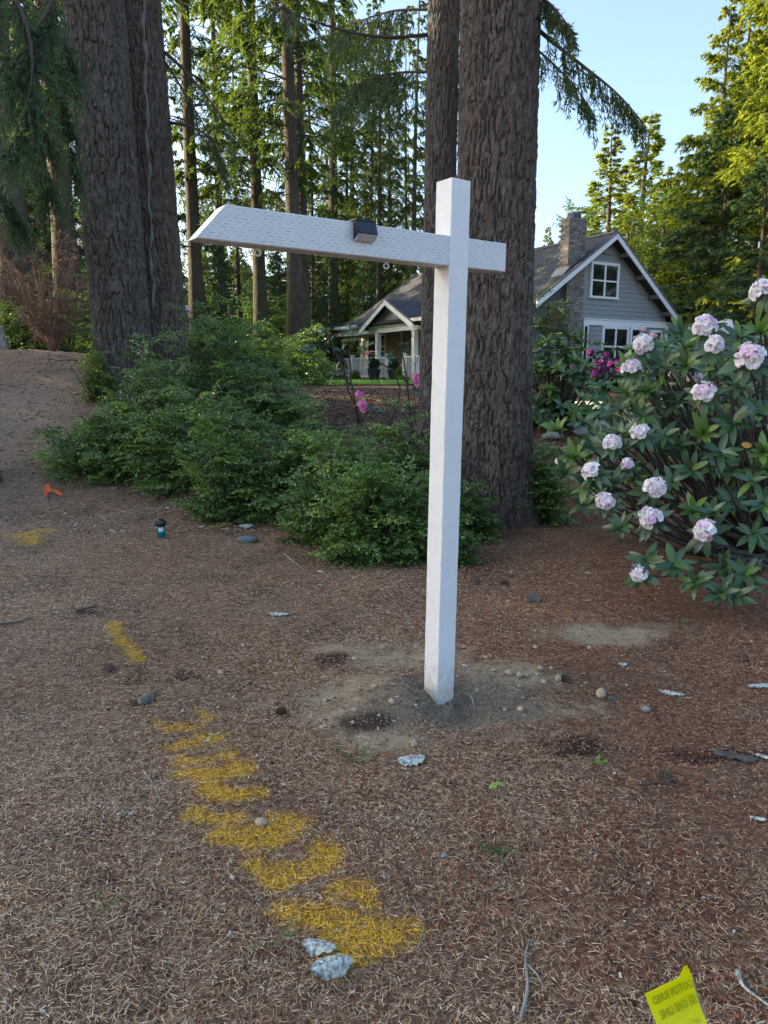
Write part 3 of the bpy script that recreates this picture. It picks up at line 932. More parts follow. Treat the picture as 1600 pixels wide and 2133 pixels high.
def conifer(H, z0, Rmax, nbr, rt, seed, droop=0.5, twigs=9, nsec=12, size=0.30, gap=0.0, dead=0, updir=0.15, taper=0.85, hang=0.25):
    """returns wood MB and needle arrays (V,F,var) of a conifer with whorled drooping boughs"""
    rg = np.random.default_rng(seed)
    wood = MB()
    hs = np.linspace(0, 1, 9)
    path = np.stack([0.12 * np.sin(hs * 5 + seed) * hs * H / 20, 0.12 * np.cos(hs * 4 + seed) * hs * H / 20, hs * H], 1)
    rr = rt * (1 - hs * 0.96) * (1 + 0.35 * np.exp(-hs * 40))
    wood.tube(path, rr, 12)
    OO, XX, NN, SS_, VV = [], [], [], [], []
    for k in range(nbr + dead):
        isdead = k >= nbr
        if isdead:
            z = rg.uniform(0.12 * H, max(z0, .3 * H)); L = rg.uniform(.25, .6) * Rmax
        else:
            f = ((k + rg.uniform(0, 1)) / nbr) ** 1.15
            z = z0 + f * (H - z0) * 0.985
            prof = (1 - f) ** taper * min(1, 0.55 + f * 3)
            L = max(.25, Rmax * prof * rg.uniform(.6, 1.1))
            if gap and noise2(z * .6, seed * 3.3, seed) < gap:
                L *= .45
        ang = rg.uniform(0, 2 * math.pi)
        d = np.array([math.cos(ang), math.sin(ang), 0])
        base = np.array([np.interp(z, path[:, 2], path[:, 0]), np.interp(z, path[:, 2], path[:, 1]), z])
        t = np.linspace(0, 1, 6)
        up = updir + .5 * (z / H) ** 2
        dz = L * (up * t - droop * (1 - .75 * z / H) * t ** 2 + .12 * t ** 4)
        side = np.array([-d[1], d[0], 0])
        bend = rg.normal(0, .12) * L
        bp = base + d * (L * t)[:, None] + side * (bend * t ** 2)[:, None]
        bp[:, 2] += dz
        wood.tube(bp, np.maximum(.006, rt * .16 * (L / Rmax) ** .7 * (1 - t * .92)), 3, cap=False)
        if isdead:
            for _ in range(4):
                q = rg.uniform(.4, 1); pp = np.array([np.interp(q, t, bp[:, i]) for i in range(3)])
                e = pp + (d * rg.uniform(.2, .6) + side * rg.normal(0, .5) + np.array([0, 0, rg.normal(-.1, .2)])) * L * .3
                wood.tube([pp, (pp + e) / 2 + [0, 0, .02], e], [.008, .006, .003], 3, cap=False)
            continue
        ns = max(4, int(nsec * (L / Rmax) ** .6))
        q = np.sqrt(rg.uniform(.03, 1, ns))
        sp = np.stack([np.interp(q, t, bp[:, i]) for i in range(3)], 1)
        sg = rg.choice([-1, 1], ns)
        sl_ = L * (.16 + .30 * (1 - q)) * rg.uniform(.6, 1.2, ns) + .12
        sdir = unit(d[None] * rg.uniform(.5, 1.0, ns)[:, None] + side[None] * (sg * rg.uniform(.4, 1.0, ns))[:, None] + np.stack([np.zeros(ns), np.zeros(ns), rg.normal(-.12, .15, ns)], 1))
        u = rg.uniform(0.05, 1, (ns, twigs))
        pts = sp[:, None] + sdir[:, None] * (sl_[:, None] * u)[..., None]
        pts[..., 2] -= hang * (u ** 2) * sl_[:, None]
        td = unit(sdir[:, None] + rg.normal(0, .45, (ns, twigs, 3)) + np.array([0, 0, -.22 - hang * .6]))
        nn = unit(np.array([0, 0, 1.0]) + rg.normal(0, .45, (ns, twigs, 3)))
        OO.append(pts.reshape(-1, 3)); XX.append(td.reshape(-1, 3)); NN.append(nn.reshape(-1, 3))
        SS_.append(size * rg.uniform(.5, 1.25, ns * twigs))
        VV.append(np.clip(.25 + .5 * u.ravel() + rg.normal(0, .18, ns * twigs) + rg.normal(0, .08), 0, 1))
    O, X, Nn, S = map(np.concatenate, (OO, XX, NN, SS_))
    V, F = scatter(SPRAY_T, SPRAY_F, O, X, Nn, S, S * .30)
    return wood, V, F, np.repeat(np.concatenate(VV), len(SPRAY_T))

def proto_tree(kind, mat, **kw):
    wood, V, F, var = conifer(**kw)
    tm = wood.mesh('trunk', MAT['bark_far'], True)
    cm = mk_mesh('crown', V, [F], mat, var)
    return tm, cm
PROTO = {
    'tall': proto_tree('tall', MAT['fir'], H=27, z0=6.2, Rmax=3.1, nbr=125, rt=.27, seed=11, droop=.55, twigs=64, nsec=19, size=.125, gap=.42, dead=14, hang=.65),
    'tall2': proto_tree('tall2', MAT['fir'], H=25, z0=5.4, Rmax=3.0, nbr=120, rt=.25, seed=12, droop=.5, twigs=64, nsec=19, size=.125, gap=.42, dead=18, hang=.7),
    'full': proto_tree('full', MAT['fir_sunlit'], H=23, z0=1.2, Rmax=4.3, nbr=210, rt=.32, seed=13, droop=.35, twigs=25, nsec=26, size=.23, gap=.22, updir=.05, taper=.75, hang=.35),
    'spire': proto_tree('spire', MAT['fir_sunlit'], H=20, z0=1.0, Rmax=3.4, nbr=230, rt=.28, seed=14, droop=.3, twigs=24, nsec=22, size=.22, gap=.2, taper=.85, hang=.3),
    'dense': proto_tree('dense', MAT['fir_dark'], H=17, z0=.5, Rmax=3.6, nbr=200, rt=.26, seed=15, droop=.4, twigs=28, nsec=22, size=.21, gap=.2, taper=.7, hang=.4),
}
def tree(kind, x, y, s, label, rz=0.0, sz=None, group=None, name='conifer_tree', lean=(0, 0), zoff=0.0, mat=None, sxy=None):
    tm, cm = PROTO[kind]
    e = empty(name, (x, y, float(gz(x, y)) - .08 + zoff), label, 'tree', group)
    e.rotation_euler = (lean[0], lean[1], rz)
    e.scale = (sxy or s, sxy or s, sz or s)
    link('trunk', tm, e)
    c = link('crown', cm, e)
    return e

def at_px(px, Y):
    """x at depth Y for a column of the photograph near the horizon"""
    return (px - 800) / FPX * (Y * math.cos(PITCH) + .1)

# trees whose trunks show between the two big trunks
mid = [
    ('tall', 420, 26, 1.0, 'slim conifer rising behind the pointed end of the white arm', .3),
    ('tall2', 549, 27, 1.05, 'slim conifer whose trunk passes behind the outer hook eye of the arm', 1.7),
    ('tall', 618, 23.5, 1.0, 'conifer with paired trunk below the middle of the white arm, thicker of the pair', 2.9),
    ('tall2', 637, 26.5, .86, 'thinner conifer close beside the thicker paired trunk below the arm', 4.4),
    ('tall', 697, 46, 1.35, 'conifer rising behind the arm between paired trunks and solar lamp', 5.3),
    ('tall2', 790, 44, .85, 'thin distant conifer rising behind the arm just past the solar lamp', .9),
    ('tall', 812, 47, .8, 'thin pale conifer trunk rising behind the inner hook eye', 3.6),
    ('tall2', 862, 43, .9, 'thin conifer beside the slender trunk behind the porch roof', 2.2),
    ('tall', 470, 40, 1.0, 'distant backlit conifer between the two slim trunks behind the arm end', 5.9),
    ('tall2', 735, 52, 1.1, 'far conifer behind the solar lamp', .2),
]
for kd, px, Y, s, lab, rz in mid:
    tree(kd, at_px(px, Y), Y, s, lab, rz, group='trunks of the wood behind the arm')
PROTO['fill'] = proto_tree('fill', MAT['fir'], H=21, z0=1.0, Rmax=3.3, nbr=150, rt=.16, seed=19, droop=.5, twigs=40, nsec=20, size=.16, gap=.36, taper=.55, hang=.65)
for kd, px, Y, s_, lab, rz in [('fill', 372, 46, 1.1, 'feathery conifer close right of the double trunk', .5),
        ('fill', 505, 47, 1.1, 'feathery backlit conifer between the slim trunks over the arm', 2.2), ('fill', 655, 50, 1.2, 'feathery conifer right of the paired trunks', .1), ('fill', 725, 52, 1.2, 'feathery conifer over the solar lamp', 1.4), ('fill', 775, 48, 1.1, 'feathery conifer over the inner half of the arm', 2.8), ('fill', 845, 54, 1.2, 'feathery conifer beside the slender trunk', 4.6)]:
    tree(kd, at_px(px, Y), Y, s_, lab, rz, group='feathery conifers over the arm')
tree('tall2', at_px(62, 18), 18, 1.15, 'stout furrowed conifer behind the reddish dead shrub', 1.1, sxy=1.5)
tree('tall', at_px(158, 21), 21, 1.1, 'conifer half hidden beside the big double trunk behind dead twigs', 4.0, sxy=1.3)

# right-hand trees in evening sun
tree('dense', at_px(950, 50), 50, 1.5, 'dark conifer showing in the slit between the two central trunks', .8, sxy=.8)
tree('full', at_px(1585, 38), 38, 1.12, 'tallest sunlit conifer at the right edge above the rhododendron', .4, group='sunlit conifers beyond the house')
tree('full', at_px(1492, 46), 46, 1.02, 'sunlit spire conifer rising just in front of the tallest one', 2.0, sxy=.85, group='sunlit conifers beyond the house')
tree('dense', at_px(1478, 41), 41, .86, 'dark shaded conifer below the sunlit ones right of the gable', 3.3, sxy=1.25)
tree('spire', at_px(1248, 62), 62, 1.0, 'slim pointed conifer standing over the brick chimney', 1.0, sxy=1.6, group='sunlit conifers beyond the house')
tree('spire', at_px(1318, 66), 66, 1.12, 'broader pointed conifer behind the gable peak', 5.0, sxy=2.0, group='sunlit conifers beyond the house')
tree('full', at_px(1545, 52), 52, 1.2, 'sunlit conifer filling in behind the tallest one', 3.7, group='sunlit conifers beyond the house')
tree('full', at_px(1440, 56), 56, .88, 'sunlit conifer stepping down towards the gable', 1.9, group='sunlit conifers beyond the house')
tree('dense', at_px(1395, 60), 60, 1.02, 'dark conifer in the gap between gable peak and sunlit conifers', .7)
for px, Y, s_, lab in ((1165, 57, .50, 'low leafy conifer at the edge of the massive trunk'), (1218, 59, .55, 'low leafy conifer directly behind the brick chimney'), (1288, 57, .60, 'low leafy conifer directly behind the gable peak'), (1362, 55, .66, 'low leafy conifer behind the right roof slope'), (1425, 47, .62, 'leafy conifer right of the roof edge')):
    tree('full', at_px(px, Y), Y, s_, lab, px * .1, sxy=s_ * 1.35, group='low leafy conifers behind the house')
tree('full', at_px(1462, 43), 43, .92, 'sunlit conifer at the left flank of the right-hand group', 4.9, group='sunlit conifers beyond the house')
tree('full', at_px(1610, 46), 46, 1.3, 'broad sunlit conifer at the very right edge', 5.6, group='sunlit conifers beyond the house')
tree('dense', at_px(1175, 64), 64, .72, 'low conifer left of the chimney beside the big trunk', 2.6)
tree('spire', at_px(1128, 58), 58, .58, 'small pointed conifer showing at the edge of the big trunk', 4.1)
tree('full', at_px(1690, 33), 33, .95, 'shaded conifer at the edge of the photo behind the rhododendron', 3.0)
tree('dense', at_px(1560, 31), 31, .55, 'low dark conifer behind the upper rhododendron flowers', 1.3, sxy=.85)

# far wood filling the gaps behind the arm
rw = random.Random(5)
for k in range(34):
    Y = rw.uniform(48, 85)
    px = -60 + k * 29 + rw.uniform(-14, 14)
    tall_ = k % 8 == 2
    s_ = rw.uniform(.75, .95) if tall_ else rw.uniform(.42, .58) * Y / 62
    tree('tall2' if tall_ else 'dense', at_px(px, Y), Y, s_, 'distant conifer of the wood behind the white arm', rw.uniform(0, 6), group='far wood behind the arm', sxy=s_ * rw.uniform(1.0, 1.4))
for k in range(11):
    Y = rw.uniform(72, 95); px = 1120 + k * 45
    tree('dense', at_px(px, Y), Y, rw.uniform(.5, .68), 'distant dark conifer low behind the house', rw.uniform(0, 6), group='far wood behind the house')
for k in range(24):
    Y = rw.uniform(92, 125); px = -80 + k * 42
    tree('dense', at_px(px, Y), Y, rw.uniform(.85, 1.05), 'hazy farthest conifer closing the wood behind the white arm', rw.uniform(0, 6), group='farthest trees of the wood', sxy=1.3)
# understorey of young conifers, left and middle
for k, (px, Y, s, lab) in enumerate([(345, 34, .34, 'showing just right of the double trunk'), (470, 33, .32, 'below the pointed end of the arm'), (590, 36, .36, 'left of the paired trunks'), (690, 37, .36, 'right of the paired trunks'), (760, 42, .42, 'behind the porch gable'), (840, 47, .5, 'behind the main roof beside the slender trunk'),
        (660, 48, .5, 'behind the far porch corner'), (120, 25, .5, 'behind the dead twiggy shrub'), (-30, 24, .6, 'at the left edge behind the stump'), (240, 30, .5, 'hidden behind the huge leaning trunk')]):
    tree('dense', at_px(px, Y), Y, s, 'young dark conifer ' + lab, k * 1.3, group='young conifers of the understorey')
# mostly unseen conifers added on the left to shade the clearing from the low sun
for k, (x, y, s, kd) in enumerate([(-20, 15.5, .95, 'dense'), (-24, 12.5, 1.1, 'dense'), (-22, 9, 1.1, 'dense'), (-26, 6.5, 1.2, 'dense'), (-28, 16, 1.1, 'dense'), (-31, 10.5, 1.25, 'dense'), (-29, 4.0, 1.2, 'dense'), (-27, 9.5, 1.2, 'dense'), (-33, 5.5, 1.3, 'dense'), (-30, 22, .85, 'dense'),
        (-36, 8, 1.35, 'dense'), (-36, 14, 1.25, 'dense'), (-26, 29, .8, 'dense'), (-34, 19, 1.0, 'dense'), (-32, 13, 1.2, 'dense'), (-41, 11, 1.4, 'dense'), (-15.5, 37, 1.15, 'dense'), (-16.5, 41.5, 1.2, 'dense'), (-20, 39.5, 1.25, 'dense'), (-19, 35, 1.15, 'dense'), (-23, 37, 1.3, 'dense')]):
    e = tree(kd, x, y, s, 'dark conifer added to the left wood to block the low sun', k * 1.7, group='sun-blocking conifers at the left', zoff=-.2)

# wood beyond the right edge, mirrored in the gable windows
for k, (x, y, s) in enumerate([(30, 25.5, 1.1), (33, 21, 1.1), (36, 25, 1.2), (31, 17.5, 1.0), (38, 19, 1.2), (29, 29.5, 1.0), (27, 21.5, .9)]):
    tree('dense', x, y, s, 'conifer of the wood beyond the right edge, mirrored in the gable windows', k * 1.1, group='wood beyond the right edge')

# ---- big near trunks
def near_tree(name, label, base, pts, radii, crown, mat, nu, bark, cell, flare, seed, step, crown_kind, cs, crz):
    e = empty(name, base, label, 'tree')
    me = trunk_mesh('trunk', mat, pts, radii, nu, bark, cell, flare, seed, 5, step)
    link('trunk', me, e)
    tm, cm = PROTO[crown_kind]
    c = link('crown', cm, e)
    c.location = crown
    c.scale = cs
    c.rotation_euler = (0, 0, crz)
    lb_ = link('limbs', tm, e)
    lb_.location = crown; lb_.scale = cs; lb_.rotation_euler = (0, 0, crz)
    return e
big_b = at_ground(1032, 1098)
big_b[1] += .3
big_b[2] = float(gz(big_b[0], big_b[1])) - .12
big = near_tree('fir_tree', 'massive fir trunk standing right behind the white post', big_b,
    [(0, 0, 0), (0, 0, .5), (-.02, 0, 2), (-.05, .0, 6), (-.1, 0, 26)], [.42, .40, .375, .355, .02], (0, 0, 7.0), MAT['bark_big'], 220, .030, .034, .20, 4, .022, 'tall', (.9, .9, .7), .5)
slim_b = np.array([at_px(902, 7.9), 7.9, 0]); slim_b[2] = float(gz(slim_b[0], slim_b[1])) - .1
slim = near_tree('fir_tree', 'slender ivy-touched fir trunk beside the massive trunk and the post', slim_b,
    [(0, 0, 0), (0, 0, .5), (.035, 0, 3), (.06, 0, 6), (.1, 0, 22)], [.19, .175, .165, .158, .02], (0, 0, 7.5), MAT['bark_left'], 120, .018, .026, .15, 8, .03, 'tall2', (.7, .7, .6), 2.1)
lb = np.array([at_px(268, 12), 12.0, 0]); lb[2] = float(gz(lb[0], lb[1])) - .15
l1 = near_tree('fir_tree', 'huge leaning furrowed fir trunk above the left shrubs', lb,
    [(0, 0, 0), (-.01, 0, .6), (-.04, 0, 2.5), (-.1, 0, 6.5), (-.5, .3, 27)], [.47, .455, .45, .45, .03], (-.25, 0, 7.5), MAT['bark_left'], 200, .042, .045, .12, 21, .03, 'tall2', (1., 1., .75), 3.4)
lb2 = np.array([at_px(352, 12.5), 12.5, 0]); lb2[2] = float(gz(lb2[0], lb2[1])) - .15
l2 = near_tree('fir_tree', 'second fir trunk close behind the huge leaning one', lb2,
    [(0, 0, 0), (-.03, 0, .6), (-.07, 0, 2.5), (-.16, 0, 6.5), (-.5, .3, 25)], [.43, .41, .40, .39, .03], (-.2, 0, 7.5), MAT['bark_big'], 180, .036, .042, .12, 27, .03, 'tall', (1., 1., .7), 1.2)
# pale split running down the second trunk
cr = MB()
sp = []
for k, py in enumerate(np.linspace(-40, 640, 40)):
    px = 299 + (py / 640) * 20 + 2.5 * math.sin(k * .9) + 1.5 * math.sin(k * 2.3)
    p = P(px, py, 12.02)
    sp.append(p - lb2)
cr.tube(sp, [.022 + .010 * math.sin(k * 1.7) + .008 * math.sin(k * 4.1) for k in range(40)], 6)
MAT['splitwood'] = simple('pale_split_wood', (0.09, 0.09, 0.082), (0.21, 0.21, 0.195), 40, .9, .9, .01, (1, 1, .2))
o = cr.build('split_seam', MAT['splitwood'], l2); o['label'] = 'pale weathered seam running down the trunk'

# ---- near boughs with hanging twigs
def bough(parent, path, r0, ntw, tl, seed, hangv=(0, 0, -1), needles=22, nl=.028, sidesp=.35, mat='fir_dark', t0=.15, lat=.5):
    """a bough: curved limb, side twigs and many short needles; path in world coordinates"""
    rg = np.random.default_rng(seed)
    path = np.asarray(path, float)
    pl = np.array(parent.location)
    wood = MB()
    t = np.linspace(0, 1, len(path))
    wood.tube(path - pl, r0 * (1 - .85 * t), 6)
    OO, XX, SS_ = [], [], []
    for k in range(ntw):
        q = t0 + (1 - t0) * rg.random() ** .8
        p = np.array([np.interp(q, t, path[:, i]) for i in range(3)])
        tg = unit(np.array([np.interp(min(q + .05, 1), t, path[:, i]) for i in range(3)]) - np.array([np.interp(q - .05, t, path[:, i]) for i in range(3)]))
        sdv = unit(np.cross(tg, [0, 0, 1]))
        d = unit(np.array(hangv) * rg.uniform(.6, 1.2) + tg * rg.uniform(0, .6) + sdv * rg.normal(0, lat))
        L = tl * rg.uniform(.35, 1.15) * (1.1 - .35 * q)
        u = np.linspace(0, 1, 5)
        tp = p + d * (L * u)[:, None] + np.stack([np.zeros(5), np.zeros(5), -.25 * L * u ** 2], 1)
        wood.tube(tp - pl, .0045 * (1 - u * .7), 3, cap=False, var=.5)
        n = int(needles * L / tl) + 4
        uu = rg.uniform(.1, 1, n)
        pp = np.stack([np.interp(uu, u, tp[:, i]) for i in range(3)], 1)
        nd = unit(d + rg.normal(0, .55, (n, 3)))
        OO.append(pp - pl); XX.append(nd); SS_.append(nl * rg.uniform(.7, 1.4, n) * 2.2)
    w = wood.build('bough', MAT['twig'], parent)
    O, X, S = map(np.concatenate, (OO, XX, SS_))
    V, F = scatter(LEAF2_T, LEAF2_F, O, X, rg.normal(size=O.shape), S, S * .30)
    f = link('needles', mk_mesh('needles', V, [F], MAT[mat], np.repeat(np.clip(rg.normal(.5, .2, len(O)), 0, 1), 4)), w)
    return w
def curve(pts, n=14):
    pts = np.asarray(pts, float)
    t = np.linspace(0, 1, len(pts)); tt = np.linspace(0, 1, n)
    # Catmull-like smooth resample
    out = np.stack([np.interp(tt, t, pts[:, i]) for i in range(3)], 1)
    for _ in range(3):
        out[1:-1] = (out[:-2] + 2 * out[1:-1] + out[2:]) / 4
    return out
bY = float(big_b[1])
bough(big, curve([P(1095, 40, bY), P(1160, 95, bY - .1), P(1230, 150, bY - .3), P(1290, 195, bY - .4), P(1345, 262, bY - .45)]), .022, 110, .30, 1, needles=15, mat='fir', lat=.3)
bough(big, curve([P(1095, -30, bY), P(1150, 10, bY - .2), P(1190, 60, bY - .5)]), .018, 60, .28, 2, needles=22, mat='fir', lat=.4)
bough(big, curve([P(1095, 85, bY + .2), P(1140, 120, bY + .5), P(1200, 180, bY + .8), P(1240, 240, bY + .8)]), .014, 60, .28, 3, needles=20, mat='fir', lat=.3)
bough(slim, curve([P(890, 72, 7.9), P(800, 82, 7.6), P(700, 62, 7.3), P(590, 22, 7.0), P(560, 0, 6.9)]), .018, 40, .25, 4, needles=10, mat='fir_dark')
bough(slim, curve([P(890, 150, 8.0), P(830, 150, 8.2), P(770, 160, 8.5), P(700, 210, 8.8)]), .014, 110, .45, 5, needles=26, mat='fir_dark')
bough(slim, curve([P(890, 20, 8.0), P(820, 20, 8.2), P(760, 40, 8.5), P(690, 60, 8.8)]), .014, 120, .5, 6, needles=26, mat='fir')
bough(l2, curve([P(345, 110, 12.5), P(390, 150, 12.2), P(450, 225, 12), P(500, 300, 11.8)]), .03, 45, .5, 7, needles=16, mat='fir')
bough(l2, curve([P(350, 255, 12.5), P(400, 262, 12.2), P(460, 300, 12), P(520, 352, 11.8)]), .028, 40, .5, 8, needles=14, mat='fir')
bough(l2, curve([P(345, 130, 12.5), P(420, 250, 12.3), P(480, 370, 12.1)]), .02, 50, .6, 9, needles=18, mat='fir_dark')
# hanging boughs at the top left
lt = empty('fir_tree', (at_px(-90, 8.5), 8.5, tz(at_px(-90, 8.5), 8.5)), 'fir just outside the left edge with dark boughs drooping into the corner', 'tree')
link('trunk', trunk_mesh('trunk', MAT['bark_left'], [(0, 0, 0), (0, 0, 3), (-.1, 0, 24)], [.36, .33, .03], 60, .025, .06, .15, 33, 5, .12), lt)
c = link('crown', PROTO['tall2'][1], lt); c.location = (0, 0, 7.0); c.scale = (.8, .8, .7)
for k, (pts, r0, ntw, tl) in enumerate([
    ([P(-60, -60, 8.5), P(40, -20, 8.2), P(75, 120, 8.0), P(60, 230, 7.9), P(0, 310, 7.8)], .03, 160, .6),
    ([P(110, -60, 8.5), P(112, 10, 8.4), P(85, 45, 8.3), P(60, 90, 8.2), P(5, 160, 8.0)], .03, 130, .5),
    ([P(80, -60, 9.0), P(95, 40, 9.0), P(118, 120, 9.1), P(132, 260, 9.2), P(165, 365, 9.3)], .02, 110, .55),
    ([P(-60, 60, 8.8), P(20, 110, 8.8), P(80, 210, 8.8), P(90, 300, 8.9)], .025, 150, .6),
    ([P(-60, 200, 9.6), P(30, 250, 9.8), P(90, 330, 10), P(110, 420, 10.1)], .02, 140, .6),
    ([P(-60, -40, 9.6), P(60, 0, 9.8), P(130, 60, 10), P(150, 150, 10.1)], .02, 170, .6),
    ([P(-60, 330, 10.6), P(0, 380, 10.8), P(40, 460, 11)], .02, 120, .6)]):
    bough(lt, curve(pts), r0, ntw, tl, 40 + k, needles=34, nl=.034, mat='fir_dark', lat=.7)
# thin dead side twigs on the huge trunk
dm = MB()
for k, (x0, y0, x1, y1, dr) in enumerate([(185, 470, 70, 435, 0), (190, 490, 110, 470, 0), (198, 530, 90, 500, 6), (200, 605, 60, 575, 6), (203, 625, 90, 620, 4), (205, 645, 120, 650, 4), (206, 665, 65, 652, 8), (208, 685, 85, 680, 6), (205, 740, 90, 745, 8)]):
    t = np.linspace(0, 1, 9)
    pts = [P(x0 + (x1 - x0) * q, y0 + (y1 - y0) * q + dr * math.sin(q * 3.1) + 1.5 * math.sin(q * 17 + k), 11.9 - .5 * q) - lb for q in t]
    dm.tube(pts, .014 * (1 - .75 * t), 5)
    for j in range(5):
        i = 3 + j
        p = np.array(pts[i]); e = p + np.array([-.18 * random.random() - .05, random.uniform(-.1, .1), random.uniform(-.14, .14)])
        dm.tube([p, (p + e) / 2, e], [.005, .004, .002], 3, cap=False)
dm.build('dead_branches', MAT['twig'], l1)
# ------------------------------------------------------------------ small-leaved shrubs
def spray_templates(nv, per, seed):
    """flat fan of twiglets with alternate leaves; unit length along x, fan in the xy plane"""
    out = []
    for v in range(nv):
        rg = np.random.default_rng(seed * 50 + v)
        O, X, Nn, U = [], [], [], []
        nt_ = 8
        for j in range(nt_):
            q = j / nt_; s = (-1) ** j
            p0 = np.array([.05 + .9 * q, 0, 0])
            td = unit(np.array([rg.uniform(.6, 1.1), s * rg.uniform(.4, .9), -.08])) if j < nt_ - 1 else np.array([1.0, 0, 0])
            tl = (.6 - .38 * q) * rg.uniform(.7, 1.2) if j < nt_ - 1 else .3
            n = max(4, int(per / nt_ * tl / .4))
            u = (np.arange(n) + .5) / n
            alt = np.where(np.arange(n) % 2, 1, -1)
            sdv = np.array([-td[1], td[0], 0])
            O.append(p0 + td * (tl * u)[:, None] - np.array([0, 0, 1]) * (.16 * tl * u ** 2)[:, None])
            X.append(unit(td * .8 + sdv * alt[:, None] * .75 + rg.normal(0, .28, (n, 3))))
            Nn.append(unit(np.array([0, 0, 1.0]) + rg.normal(0, .34, (n, 3)))); U.append(u)
        out.append(tuple(map(np.concatenate, (O, X, Nn, U))))
    return out
SPR = {p: spray_templates(8, p, p) for p in (26, 34, 50, 85)}
def shrub_mesh(rx, ry, rz, nspray, seed, leaf=.024, per=85, spread=1.0):
    """mound of layered twig sprays. Returns stem MB, leaf V,F,var (origin = base centre)"""
    rg = np.random.default_rng(seed)
    stem = MB()
    OO, XX, NN, VV, SS_ = [], [], [], [], []
    for k in range(nspray):
        ph = rg.uniform(0, 2 * math.pi)
        el = math.asin(rg.uniform(0, 1) ** .9)
        lob = .58 + .8 * float(noise3(math.cos(ph) * 2.1 + 9, math.sin(ph) * 2.1, el * 2.4, seed))
        dirv = np.array([math.cos(ph) * math.cos(el), math.sin(ph) * math.cos(el), math.sin(el)])
        rr = lob * rg.uniform(.58, 1.0)
        tip = dirv * np.array([rx, ry, rz]) * rr
        tip[2] = max(tip[2], .03) + .02
        out = unit(np.array([dirv[0], dirv[1], 0]) + rg.normal(0, .35, 3) * np.array([1, 1, .3]))
        L = rg.uniform(.20, .44) * spread
        d = unit(out + np.array([0, 0, rg.uniform(-.12, .35) + .5 * max(0, math.sin(el) - .45)]))
        side = unit(np.cross([0, 0, 1], d) + rg.normal(0, .2, 3))
        nrm = unit(np.cross(d, side))
        if nrm[2] < 0: nrm = -nrm
        side = np.cross(nrm, d)
        st = tip - d * L
        if k % 3 == 0:
            b0 = np.array([tip[0] * .18, tip[1] * .18, 0])
            m = (b0 + st) / 2 + np.array([0, 0, -.08 * rz])
            stem.tube([b0, m, st, tip], [.009, .007, .004, .002], 4, cap=False)
        TO, TX, TN, TU = SPR[per][rg.integers(8)]
        Bm = np.stack([d, side, nrm])
        n = len(TO)
        OO.append(st + (TO * L) @ Bm); XX.append(TX @ Bm + rg.normal(0, .2, (n, 3))); NN.append(unit(TN @ Bm + out * .28 + rg.normal(0, .30, (n, 3))))
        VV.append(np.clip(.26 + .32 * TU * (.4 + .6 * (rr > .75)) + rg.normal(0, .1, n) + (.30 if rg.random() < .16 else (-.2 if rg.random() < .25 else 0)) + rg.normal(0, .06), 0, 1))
        SS_.append(leaf * rg.uniform(.7, 1.3, n))
    O, X, Nn, S = map(np.concatenate, (OO, XX, NN, SS_))
    V, F = scatter(LEAF2_T, LEAF2_F, O, X, Nn, S, S * 1.05)
    V[:, 2] = np.maximum(V[:, 2], .005 + .02 * np.abs(np.sin(V[:, 0] * 37)))
    return stem, V, F, np.repeat(np.concatenate(VV), 4)

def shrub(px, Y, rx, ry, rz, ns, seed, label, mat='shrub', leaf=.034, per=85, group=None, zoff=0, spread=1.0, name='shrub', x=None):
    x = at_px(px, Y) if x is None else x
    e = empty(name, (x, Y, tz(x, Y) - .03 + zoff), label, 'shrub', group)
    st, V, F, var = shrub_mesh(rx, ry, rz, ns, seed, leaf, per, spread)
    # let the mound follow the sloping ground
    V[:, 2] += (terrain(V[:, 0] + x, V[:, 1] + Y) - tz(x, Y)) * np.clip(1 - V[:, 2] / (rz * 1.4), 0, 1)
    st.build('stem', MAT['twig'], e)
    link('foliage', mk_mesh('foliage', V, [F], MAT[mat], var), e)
    return e
LG = 'small-leaved evergreen shrubs between trunk and post'
shrub(455, 11.2, 1.25, .95, 1.75, 420, 1, 'tall back shrub growing against the huge double trunk', group=LG)
shrub(560, 10.6, .95, .8, 1.15, 280, 2, 'back shrub to the right of the double trunk, beside the bark mound', group=LG)
shrub(315, 9.8, 1.05, .9, 1.40, 360, 3, 'shrub in front of the huge leaning trunk base', group=LG)
shrub(240, 8.9, 1.02, .75, .95, 380, 4, 'low spreading shrub farthest left, its tip by the orange tape', group=LG, leaf=.036)
shrub(410, 8.5, 1.05, .8, 1.20, 380, 5, 'shrub in the middle of the left mass above the flat grey stone', group=LG)
shrub(500, 7.3, .82, .62, .92, 340, 6, 'front shrub whose skirt hangs above the teal bottle', group=LG)
shrub(640, 7.7, .95, .7, .98, 350, 7, 'shrub in the middle row in front of the bark mound', group=LG)
shrub(705, 6.5, .78, .55, .90, 350, 8, 'front shrub directly left of the white post, back half', group=LG)
shrub(830, 7.2, .85, .6, 1.02, 330, 9, 'shrub behind the white post beneath the magenta blooms', group=LG)
shrub(805, 5.75, .70, .48, .80, 380, 10, 'nearest shrub, lowest in the photo, touching the white post', group=LG)
shrub(985, 6.45, .32, .28, .50, 90, 11, 'small shrub between the white post and the massive trunk base', group=LG)
shrub(935, 5.6, .38, .26, .42, 110, 12, 'low tuft of shrub peeking out right of the white post', group=LG)
shrub(1130, 7.1, .38, .36, .85, 170, 13, 'upright small-leaved shrub at the right foot of the massive trunk', group=LG)
shrub(205, 11.5, .42, .3, .9, 110, 14, 'bright yellow-green shrub at the left foot of the leaning trunk', 'shrub_bright', .034, 50)
